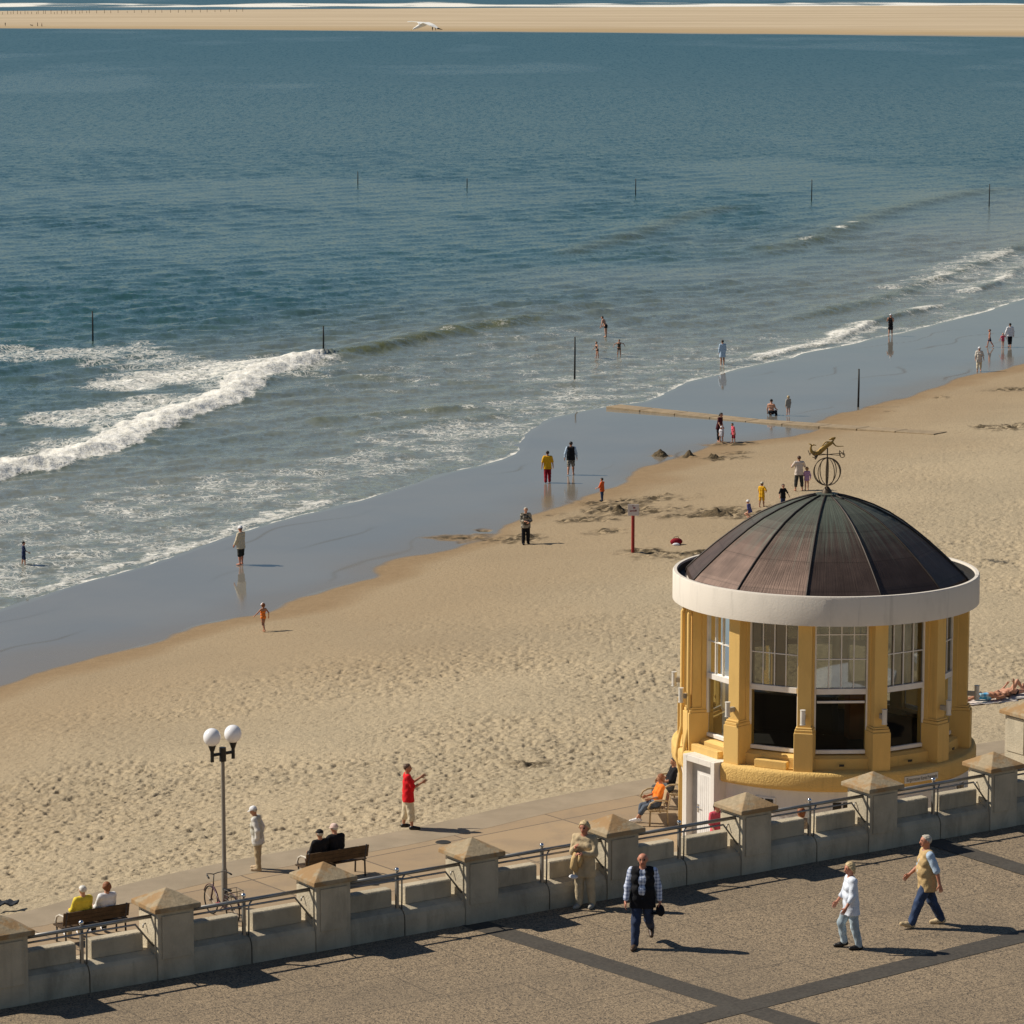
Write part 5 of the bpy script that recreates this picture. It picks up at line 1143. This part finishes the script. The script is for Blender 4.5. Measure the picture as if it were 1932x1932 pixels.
# beach and water
def bp(label, px, py, **kw): return person(label, at_beach(px, py), **kw)
bp('person in white sun hat, cream jacket and dark shorts, standing alone on the wet sand', 455, 1066, H=1.78, face=58, skin='red', head=(0, 5), legs=((4, 2, 4), (-2, 2, 5)), arms=((12, 12, 30, 25), (12, 12, 20, 10)), fat=1.15, shirt=dict(m=CREAM, sleeve=0.9, hem=0.06, loose=1.6, name='jacket'), trousers=dict(m=cloth((0.03, 0.03, 0.025)), len=0.52, loose=1.8), hat=dict(m=WHITE, brim='round'), hair=dict(m=BROWN, style='short'))
bp('small child in orange swimsuit and white cap, stepping along the damp sand', 497, 1192, H=1.16, face=40, skin='tan', child=True, legs=((18, 20, 3), (-14, 20, 3, -15)), arms=((-20, 30, 40, 0), (20, 40, 25, 0)), swim=dict(m=ORANGE, full=True), hair=dict(m=REDH, style='bob'), hat=dict(m=WHITE, brim='peak'))
bp('boy in navy clothes wading alone in the shallow surf', 45, 1068, H=1.12, face=-75, skin='fair', child=True, legs=((8, 5, 4), (-6, 5, 4)), arms=((20, 15, 40, 0), (0, 10, 20, 0)), shirt=dict(m=DKBLUE, sleeve=0.5, hem=0.05), trousers=dict(m=DKBLUE, len=0.45), hair=dict(m=DARKH, style='short'))
bp('person in patterned top and black trousers, standing at the edge of the dry sand', 992, 1027, H=1.74, face=190, skin='fair', head=(0, 5), legs=STAND, arms=((18, 10, 70, 40), (10, 10, 60, 40)), fat=1.15, shirt=dict(m=blotch('patterned_top', (0.35, 0.31, 0.24), (0.05, 0.045, 0.035)), sleeve=0.8, hem=0.04, loose=1.4), trousers=dict(m=BLACK, loose=1.5), shoes=BLACK, hair=dict(m=GREYH, style='short'))
bp('person in yellow shirt and dark red trousers, walking away on wet sand', 1033, 911, H=1.70, face=5, skin='tan', legs=((10, 6, 3), (-10, 8, 3)), arms=((6, 16, 12, 0), (-6, 16, 12, 0)), fat=1.1, wide=1.05, shirt=dict(m=GOLD, sleeve=0.45, hem=0.05, loose=1.3), trousers=dict(m=CRIM, loose=1.6), hair=dict(m=DARKH, style='short'))
bp('man in black vest and patterned shorts, walking away on wet sand', 1077, 896, H=1.80, face=-5, skin='tan', legs=((12, 8, 3), (-12, 14, 3)), arms=((8, 14, 12, 0), (-8, 16, 14, 0)), fat=1.05, wide=1.08, shirt=dict(m=LBLUE, sleeve=0.85, hem=0.01), vest=dict(m=BLACK, hem=0.04), trousers=dict(m=blotch('patterned_shorts', (0.30, 0.27, 0.22), (0.06, 0.055, 0.05)), len=0.48, loose=1.6), hair=dict(m=DARKH, style='short'))
bp('child in orange top and blue jeans, standing by dug sand', 1136, 946, H=1.18, face=60, skin='fair', child=True, head=(0, 15), arms=((20, 10, 40, 0), (20, 10, 40, 0)), shirt=dict(m=cloth((0.75, 0.13, 0.03)), sleeve=0.5, hem=0.05, loose=1.5), trousers=dict(m=NAVY), shoes=BLACK, hair=dict(m=DARKH, style='short'))
bp('bather bending over in the shallow water, farthest of the three', 1143, 636, H=1.60, face=60, skin='fair', lean=28, legs=((4, 4, 5), (-4, 4, 5)), arms=((30, 10, 20, 0), (10, 30, 20, 0)), swim=dict(m=BLACK, len=0.3), hair=dict(m=DARKH, style='short'))
bp('child in dark swimsuit wading beside the tall black pole', 1127, 676, H=1.16, face=110, skin='fair', child=True, lean=8, arms=((20, 30, 20, 0), (10, 20, 30, 0)), swim=dict(m=BLACK, full=True, len=0.2), hair=dict(m=BROWN, style='short'))
bp('child in dark swimsuit with arms spread out in the shallows', 1168, 673, H=1.20, face=170, skin='tan', child=True, arms=((0, 62, 10, 0), (0, 75, 5, 0)), swim=dict(m=cloth((0.03, 0.035, 0.03)), full=True, len=0.3), hair=dict(m=DARKH, style='short'))
bp('person in long pale blue shirt, bare legged at the foam edge', 1363, 689, H=1.72, face=20, skin='tan', legs=STAND, arms=((4, 9, 10, 5), (4, 9, 10, 5)), shirt=dict(m=LBLUE, sleeve=0.95, hem=0.17, loose=1.5), hair=dict(m=DARKH, style='short'), fat=1.1)
bp('person in black dress and white hat, hands raised to the face at the waterline', 1680, 634, H=1.62, face=165, skin='fair', legs=STAND, arms=((40, 14, 110, 20), (40, 14, 110, 20)), dress=dict(m=BLACK, len=0.18), hat=dict(m=WHITE, brim='round'), hair=dict(m=BROWN, style='bob'), fat=1.1)
bp('boy in dark shorts walking through the thin water, leftmost of the wading trio', 1867, 655, H=1.28, face=80, skin='red', child=True, legs=((20, 10, 3), (-20, 15, 3, -15)), swim=dict(m=DKBLUE, len=0.6), hair=dict(m=BROWN, style='short'))
bp('small pink clad child holding the hand of the man in white shirt', 1892, 656, H=1.02, face=20, skin='fair', child=True, arms=((20, 60, 10, 0), (10, 30, 20, 0)), shirt=dict(m=PINK, sleeve=0.3), swim=dict(m=PINK), hair=dict(m=hairc((0.42, 0.22, 0.12)), style='short'))
bp('man in white shirt and rolled black trousers, carrying shoes through thin water', 1905, 655, H=1.72, face=15, skin='tan', legs=((10, 6, 3), (-8, 8, 3)), arms=((0, 14, 5, 0), (8, 18, 14, 0)), wide=1.05, shirt=dict(m=WHITE, sleeve=0.9, hem=0.03, loose=1.4), trousers=dict(m=BLACK, len=0.78), hair=dict(m=DARKH, style='short'))
bp('person in white hat and pale blouse, strolling along the wet edge', 1847, 701, H=1.66, face=175, skin='tan', legs=((16, 10, 3), (-10, 12, 3)), arms=((6, 12, 14, 0), (10, 18, 10, 0)), shirt=dict(m=cloth((0.60, 0.55, 0.48)), sleeve=0.6, hem=0.1, loose=1.5), trousers=dict(m=CREAM, len=0.8), hat=dict(m=WHITE, brim='round'), hair=dict(m=BROWN, style='short'))
bp('long haired woman in dark clothes, bending towards a toddler', 1356, 834, H=1.70, face=-120, skin='fair', lean=10, head=(0, 20), legs=STAND, arms=((20, 14, 20, 0), (6, 12, 14, 0)), shirt=dict(m=MAROON, sleeve=0.3, hem=0.06), trousers=dict(m=BLACK, len=0.85), hair=dict(m=DARKH, style='long'))
bp('toddler in white sun hat, standing in front of the long haired woman', 1361, 837, H=0.98, face=150, skin='fair', child=True, shirt=dict(m=cloth((0.55, 0.55, 0.60)), sleeve=0.5, hem=0.06), swim=dict(m=GREYC), hat=dict(m=WHITE, brim='round'))
bp('child in pink shirt, looking down at the wet sand', 1384, 836, H=1.14, face=110, skin='fair', child=True, lean=8, head=(0, 25), shirt=dict(m=PINK, sleeve=0.5, hem=0.07, loose=1.4), trousers=dict(m=CRIM, len=0.5), hair=dict(m=DARKH, style='short'))
person('man in pale shirt and rolled dark trousers, standing behind the dome with bent arms', at_beach(1507, 926), 1.78, 10, 'tan', legs=((2, 2, 8), (-2, 2, 8)), arms=((30, 26, 70, 20), (30, 26, 70, 20)), wide=1.08, shirt=dict(m=cloth((0.58, 0.50, 0.44)), sleeve=0.4, hem=0.03, loose=1.3), trousers=dict(m=cloth((0.04, 0.042, 0.04)), len=0.78, loose=1.3), hair=dict(m=BROWN, style='short'))
bp('girl in violet top beside the man in pale shirt', 1522, 925, H=1.16, face=15, skin='fair', child=True, arms=((8, 20, 10, 0), (20, 10, 50, 10)), shirt=dict(m=VIOLET, sleeve=0.9, hem=0.06), hair=dict(m=hairc((0.30, 0.16, 0.07)), style='bob'))
bp('child in yellow outfit and pale cap, one hand on hip near the dome', 1437, 957, H=1.22, face=-30, skin='tan', child=True, arms=((-10, 40, 70, 40), (5, 10, 20, 0)), shirt=dict(m=GOLD, sleeve=0.4, hem=0.08, loose=1.4), trousers=dict(m=GOLD, len=0.45), hat=dict(m=PALEG, brim='peak'), hair=dict(m=BROWN, style='short'))
bp('dark haired boy in black shirt, half hidden behind the dome', 1477, 960, H=1.20, face=-150, skin='fair', child=True, arms=((10, 30, 20, 0), (10, 30, 20, 0)), shirt=dict(m=BLACK, sleeve=0.6, hem=0.05), trousers=dict(m=DKBLUE, len=0.5), hair=dict(m=DARKH, style='short'))
q = at_beach(1415, 980)
person('child in white hat and blue shirt, kneeling by the dug sand at the dome edge', (q[0], q[1], q[2] + 0.40), 1.1, 60, 'fair', child=True, sit=True, lean=15, legs=((60, 120, 5), (60, 120, 5)), shirt=dict(m=cloth((0.10, 0.10, 0.25)), sleeve=0.6, hem=0.03), swim=dict(m=DKBLUE), hat=dict(m=WHITE, brim='round'))
# sunbathers
BLUET = blotch('blue_patterned_cloth', (0.04, 0.30, 0.55), (0.35, 0.60, 0.72), 6)
qa, qb = at_beach(1830, 1328), at_beach(1884, 1322); dv = qb - qa; rzb = math.atan2(dv[1], dv[0])
def towel(q, L, W, rz, m_, label):
    mb_ = MB(); n1, n2 = 14, 6
    vv = [((i / n1 - 0.5) * L, (j / n2 - 0.5) * W, 0.018 + 0.012 * math.sin(i * 1.7 + j * 2.3)) for i in range(n1 + 1) for j in range(n2 + 1)]
    mb_.add(vv, [(i * (n2 + 1) + j, (i + 1) * (n2 + 1) + j, (i + 1) * (n2 + 1) + j + 1, i * (n2 + 1) + j + 1) for i in range(n1) for j in range(n2)])
    o = mb_.build('towel', m_, None, True, loc=(q[0], q[1], gz(q[0], q[1]) + 0.03), rz=rz)
    s_ = o.modifiers.new('thickness', 'SOLIDIFY'); s_.thickness = 0.012
    return tag(o, label, 'towel')
mid = (qa + qb) / 2; towel(mid, 2.1, 0.9, rzb, cloth((0.70, 0.62, 0.55)), 'pale towel under the sunbather in blue shorts')
person('sunbather in bright blue shorts, lying flat on the sand right of the pavilion', (mid[0] + 0.1, mid[1], mid[2] + 0.20), 1.76, math.degrees(rzb) + 90, 'tan', lie='back', legs=((-4, 10, 6), (10, 28, 6)), arms=((0, 16, 10, 0), (0, 20, 20, 0)), swim=dict(m=BLUET, len=0.75), hair=dict(m=BROWN, style='short'))
qc = at_beach(1912, 1316); towel(qc + np.array([0.25, 0.05, 0]), 2.1, 0.9, rzb + 0.12, cloth((0.55, 0.50, 0.46)), 'pale towel under the dark haired sunbather')
person('dark haired sunbather with one knee raised, lying at the right edge', (qc[0], qc[1] + 0.1, qc[2] + 0.19), 1.70, math.degrees(rzb) - 75, 'fair', lie='back', legs=((-2, 10, 5), (45, 95, 5)), arms=((30, 20, 70, 0), (10, 20, 20, 0)), swim=dict(m=BLACK), hair=dict(m=DARKH, style='short'))

# ------------------------------------------------------------------ things on the beach and in the water
# groyne: a low concrete path of slabs running into the water
GA, GB = at(1156, 767, 0.12), at_beach(1775, 818)
gv = GB[:2] - GA[:2]; GL = float(np.linalg.norm(gv)); grz = math.atan2(gv[1], gv[0])
gro = thing('groyne', 'low sandy concrete groyne running from the beach into the water', 'groyne', (GA[0], GA[1], 0), grz)
GM = mat('wet_concrete', (0.33, 0.25, 0.155), 0.8, 0.15, 2, 0.01, 12, dirt=0.3)
ns = 9
gend = 0.28; 
for i in range(ns):
    x0, x1 = GL * i / ns, GL * (i + 1) / ns
    za, zb_ = 0.20 + (gz(*GB[:2]) - 0.15) * max(0, i / ns - 0.45) / 0.55, 0.20 + (gz(*GB[:2]) - 0.15) * max(0, (i + 1) / ns - 0.45) / 0.55
    m = MB(); w_ = 0.68
    m.add([(x, s_ * w_, z) for x, z in ((x0 + 0.03, -0.5), (x1 - 0.03, -0.5)) for s_ in (-1, 1)] + [(x, s_ * w_, z) for x, z in ((x0 + 0.03, za), (x1 - 0.03, zb_)) for s_ in (-1, 1)],
          [(0, 1, 3, 2), (4, 6, 7, 5), (0, 2, 6, 4), (1, 5, 7, 3), (0, 4, 5, 1), (2, 3, 7, 6)])
    m.build('slab', GM, gro, bev=0.02)
def gro_pt(px, py): return at(px, py, 0.21)
q = gro_pt(1455, 782)
person('bare backed person in dark trousers, sitting on the groyne', (q[0], q[1], 0.22 + 0.105), 1.72, -20, 'fair', sit=True, lean=-2, head=(0, 12), legs=((96, 92, 12), (100, 100, 8)), arms=((30, 10, 40, 0), (10, 14, 20, 0)), trousers=dict(m=BLACK, len=0.95), hair=dict(m=DARKH, style='short'))
q = gro_pt(1487, 783); person('fair haired child in grey jacket, standing on the groyne', (q[0], q[1], 0.21), 1.14, 20, 'fair', child=True, shirt=dict(m=GREYC, sleeve=0.9, hem=0.1, loose=1.8, name='jacket'), hair=dict(m=BLOND, style='bob'))
POLEM = mat('dark_timber', (0.022, 0.022, 0.022), 0.7, 0.2, 3)
for i, (px, yb, yt, lb) in enumerate([(675, 348, 324, 'thin pole standing in the open water, leftmost of the distant row'), (881, 355, 337, 'shortest thin pole in the distant row across the water'), (1199, 367, 338, 'thin pole in the distant row, near the middle of the picture width'),
        (1531, 378, 340, 'thin pole in the distant row, second from the right end'), (1866, 391, 348, 'thin pole at the right end of the distant row'), (175, 645, 588, 'dark pole left of the big breaker, standing by the foam streaks'),
        (610, 664, 616, 'dark pole rising from the end of the big white breaker'), (1084, 716, 637, 'tall dark pole beside the wading children'), (1619, 768, 697, 'tall dark pole standing in the wet sand behind the groyne')]):
    q = at(px, yb, 0.0) if i < 8 else at_beach(px, yb); h = (yb - yt) / F * math.hypot(q[1], 27) * 1.015
    pl = thing('marker_pole', lb, 'pole', (q[0], q[1], q[2] - 0.6), 0, 'marker poles in the water')
    m = MB(); m.tube([(0, 0, 0), (0.02, 0, h * 0.6 + 0.6), (0.015, 0, h + 0.6)], [0.065, 0.058, 0.048], 8); m.build('shaft', POLEM, pl, True)
    m = MB(); m.tube([(0.015, 0, h + 0.585), (0.015, 0, h + 0.61)], 0.053, 8); m.build('pole_cap', mat('worn_timber_end', (0.09, 0.08, 0.06), 0.8), pl)
# the sign on the beach
q = at_beach(1194, 1044); hs = 94 / F * math.hypot(q[1], 25)
sg = thing('beach_sign', 'white square sign on a dark red post standing in the sand', 'sign', (q[0], q[1], q[2] - 0.3), R(-6))
m = MB(); m.tube([(0, 0, 0), (0, 0, hs + 0.2)], 0.075, 10); m.build('post', mat('dark_red_post', (0.27, 0.018, 0.016), 0.5, 0.15, 4), sg, 'auto')
m = MB(); m.box((0.02, -0.10, hs + 0.05), (0.50, 0.03, 0.52)); bd = m.build('board', mat('sign_face', (0.62, 0.56, 0.54), 0.6, 0.05, 4), sg, bev=0.006)
m = MB(); 
for x, z, w_, h_ in [(0.04, 0.10, 0.10, 0.07), (-0.02, 0.19, 0.05, 0.05), (0.0, -0.04, 0.30, 0.045), (0.12, -0.025, 0.06, 0.07), (-0.12, -0.055, 0.06, 0.05)]: m.box((0.02 + x, -0.118, hs + 0.05 + z), (w_, 0.006, h_))
m.build('markings', mat('sign_red', (0.30, 0.10, 0.10), 0.6), bd)
# sand mounds the children built
rng = np.random.RandomState(5)
MOUND = mat('wet_sand', (0.105, 0.075, 0.038), 0.9, 0.35, 5, 0.05, 9)
for px, py, r, h, lb in [(1245, 860, 0.42, 0.40, 'dark heap of wet sand standing in the thin water'), (1300, 862, 0.36, 0.38, 'dark heap of wet sand between two others at the wet edge'), (1346, 865, 0.36, 0.42, 'dark heap of wet sand at the head of a dug trench'),
        (1168, 967, 0.40, 0.36, 'small dark sand heap behind the red posted sign'), (1140, 957, 0.36, 0.24, 'low dark sand heap at the feet of the child in orange'), (1352, 971, 0.7, 0.34, 'broad dug sand heap left of the copper dome')]:
    q = at_beach(px, py); n_ = 26; mb_ = MB(); g = np.linspace(-1, 1, n_); GX, GY = np.meshgrid(g, g, indexing='ij'); rr = np.hypot(GX, GY)
    zz_ = h * np.clip(1 - rr, 0, 1) ** 0.8 * (0.35 + 1.35 * fbm(GX * r + px, GY * r + py, 0.26, 3, 7)) - 0.05
    mb_.add([(GX[i, j] * r * 1.2, GY[i, j] * r, zz_[i, j]) for i in range(n_) for j in range(n_)], [(i * n_ + j, (i + 1) * n_ + j, (i + 1) * n_ + j + 1, i * n_ + j + 1) for i in range(n_ - 1) for j in range(n_ - 1)])
    o = mb_.build('sand_heap', MOUND, None, False, loc=q); tag(o, lb, 'sand heap', 'sand heaps dug by children')
q = at_beach(1276, 1028); bagt = thing('beach_bag', 'small dark red bag lying on the sand right of the sign', 'bag', q, 0.3)
m = MB(); m.ball((0, 0, 0.15), 0.26, 12, (1.15, 0.7, 0.65)); m.build('bag_body', CRIM, bagt, True)
m = MB(); m.tube([(-0.15, 0, 0.28), (-0.08, 0, 0.38), (0.08, 0, 0.38), (0.15, 0, 0.28)], 0.012, 6); m.build('strap', BLACK, bagt, True)
m = MB(); m.ball((-0.02, -0.22, 0.05), 0.13, 8, (1.3, 0.6, 0.6)); tag(m.build('towel_bundle', WHITE, None, True, loc=q), 'little white bundle lying against the dark red bag', 'bundle')
q = at_beach(12, 1719)  # dark sheet laid here in place of a shadow on the sand
m = MB(); n_ = 12
m.add([(i * 0.06 - 0.36, j * 0.045 - 0.2, 0.05 + 0.05 * math.sin(i * 1.3 + j) * math.cos(j * 1.1)) for i in range(n_) for j in range(9)], [(i * 9 + j, (i + 1) * 9 + j, (i + 1) * 9 + j + 1, i * 9 + j + 1) for i in range(n_ - 1) for j in range(8)])
o = m.build('shadow_sheet', cloth((0.03, 0.035, 0.045)), None, True, loc=(q[0], q[1], PROM - 0.04)); o.modifiers.new('thickness', 'SOLIDIFY').thickness = 0.03; tag(o, 'dark crumpled sheet standing in for a shadow on the sand at the lower left edge', 'cloth')
# gull flying over the channel
q = ray(797, 46) * 150 + np.array([0, 0, HC])
gull = thing('seagull', 'white gull with grey wings gliding before the sandbank', 'bird', q); gull.scale = (1.35, 1.35, 1.35)
GW, GG = mat('gull_white', (0.80, 0.80, 0.78), 0.7, 0.05, 8), mat('gull_grey', (0.26, 0.25, 0.28), 0.7, 0.1, 8)
m = MB(); m.tube([(-0.33, -0.02, -0.17), (-0.30, -0.02, -0.155), (-0.26, 0, -0.13), (-0.22, 0, -0.115), (-0.15, 0, -0.08), (-0.05, 0, -0.03), (0.06, 0, -0.005), (0.16, 0, 0.02), (0.23, 0, 0.03)], [0.006, 0.012, 0.036, 0.036, 0.055, 0.065, 0.055, 0.035, 0.01], 12)
m.prism([(0.16, -0.02), (0.33, -0.09), (0.33, 0.09), (0.16, 0.02)], 0.018, 0.03); m.build('gull_body', GW, gull, True)
def wing(pts, name):
    mb_ = MB(); n_ = len(pts); top = [Vector(p[0]) for p in pts]; bot = [Vector(p[1]) for p in pts]
    vv = [t + Vector((0, 0, 0.010)) for t in top] + [b + Vector((0, 0, 0.002)) for b in bot] + [t - Vector((0, 0, 0.010)) for t in top] + [b - Vector((0, 0, 0.002)) for b in bot]
    f = []
    for i in range(n_ - 1): f += [(i, i + 1, n_ + i + 1, n_ + i), (2 * n_ + i + 1, 2 * n_ + i, 3 * n_ + i, 3 * n_ + i + 1), (i + 1, i, 2 * n_ + i, 2 * n_ + i + 1), (n_ + i, n_ + i + 1, 3 * n_ + i + 1, 3 * n_ + i)]
    mb_.add(vv, f); return mb_.build(name, GW, gull)
wl_ = wing([((-0.12, 0.05, 0.02), (0.10, 0.04, 0.02)), ((-0.18, 0.25, 0.075), (0.06, 0.26, 0.07)), ((-0.36, 0.45, 0.09), (-0.16, 0.50, 0.07)), ((-0.50, 0.62, 0.075), (-0.42, 0.66, 0.065))], 'wing')
wr_ = wing([((-0.12, -0.05, 0.0), (0.10, -0.04, 0.0)), ((0.02, -0.25, 0.06), (0.22, -0.22, 0.075)), ((0.25, -0.42, -0.03), (0.40, -0.38, 0.0)), ((0.52, -0.55, -0.13), (0.56, -0.52, -0.125))], 'wing')
m = MB(); m.tube([(0.50, -0.53, -0.12), (0.66, -0.62, -0.155)], [0.03, 0.006], 6); m.build('wing_tip', BLACK, wr_)
m = MB(); m.tube([(-0.33, -0.02, -0.17), (-0.37, -0.02, -0.185)], [0.010, 0.003], 6); m.build('beak', mat('beak_yellow', (0.6, 0.35, 0.05), 0.5), gull)
# far people on the sandbank and its row of posts
def sb(px, py, z=0.4): return at(px, py, z)
for px, py, H_, f_, c_, lb in [(10, 49.5, 1.8, 60, BLACK, 'distant dark figure on the sandbank at the left edge'), (71, 49.6, 1.85, 90, BLACK, 'distant dark figure, left of the pair on the sandbank'), (79, 50.0, 1.7, 100, MAROON, 'distant reddish figure, right of the pair on the sandbank'), (816, 57.6, 1.7, 30, BLACK, 'distant dark figure below the gull, left of two'), (822, 57.6, 1.75, 40, GREYC, 'distant grey figure below the gull, right of two')]:
    person(lb, sb(px, py), H_, f_, 'tan', legs=((10, 5, 3), (-10, 5, 3)), shirt=dict(m=c_, sleeve=0.9), trousers=dict(m=BLACK), hair=dict(m=DARKH, style='short'), group='people on the sandbank', res=0.03)
q = sb(60, 49.6)
dog = MB(); dog.tube([(-0.45, 0, 0.50), (-0.2, 0, 0.55), (0.2, 0, 0.55), (0.45, 0, 0.58), (0.62, 0, 0.80), (0.85, 0, 0.78)], [0.10, 0.15, 0.15, 0.17, 0.10, 0.05], 10)
for x, y in ((-0.4, -0.1), (-0.4, 0.1), (0.4, -0.1), (0.4, 0.1)): dog.tube([(x, y, 0.5), (x - 0.06, y, 0.26), (x, y, 0.0)], [0.09, 0.05, 0.04], 8)
dog.tube([(-0.45, 0, 0.52), (-0.75, 0, 0.70)], [0.05, 0.02], 6); tag(dog.build('dog', BLACK, None, True, loc=q, rz=2.9), 'distant dark dog beside the pair on the sandbank', 'dog')
proto = None
for i in range(46):
    px = 4 + i * 6.8 + (i > 24) * (i - 24) * 7 + rng.rand() * 4; py = 28.6 - min(px, 500) * 0.013 - max(0, px - 500) * 0.004 + rng.rand() * 0.8
    q = sb(px, py, 0.9)
    if proto is None:
        m = MB(); m.tube([(0, 0, -0.4), (0, 0, 1.9)], [0.15, 0.12], 7); m.tube([(0, 0, 1.9), (0, 0, 2.0)], [0.12, 0.05], 7); proto = m.build('post', mat('grey_brown_timber', (0.19, 0.14, 0.09), 0.8), None, 'auto', loc=q)
        tag(proto, 'tiny brown post in the long far row on the sandbank', 'post', 'posts on the sandbank')
        o = proto
    else: o = proto.copy(); COL.objects.link(o)
    o.location = q; o.scale = (1, 1, 0.8 + 0.7 * rng.rand())

# cafe parasols at the foot of the retaining wall, seen mirrored in the pavilion panes
for i, (x, y, lb) in enumerate([(11.0, 75.6, 'white cafe parasol below the parapet, mirrored in the middle pane'), (14.4, 77.4, 'white cafe parasol below the parapet, mirrored right of the first'), (25.5, 85.0, 'white cafe parasol far right below the parapet, mirrored in the right pane'), (21.5, 82.4, 'white cafe parasol second from the right below the parapet')]):
    pa = thing('parasol', lb, 'parasol', (x, y, PROM), 0.3 * i, 'cafe parasols')
    m = MB(); m.lathe([(0.35, 0), (0.35, 0.08), (0.03, 0.10), (0.03, 2.75)], 16); m.build('pole', STEEL, pa, 'auto')
    m = MB(); m.lathe([(0.02, 2.75), (0.9, 2.50), (1.7, 2.2), (1.7, 2.0), (1.68, 2.0), (1.68, 2.18), (0.9, 2.47), (0.02, 2.71)], 8); m.build('canopy', WHITE, pa)
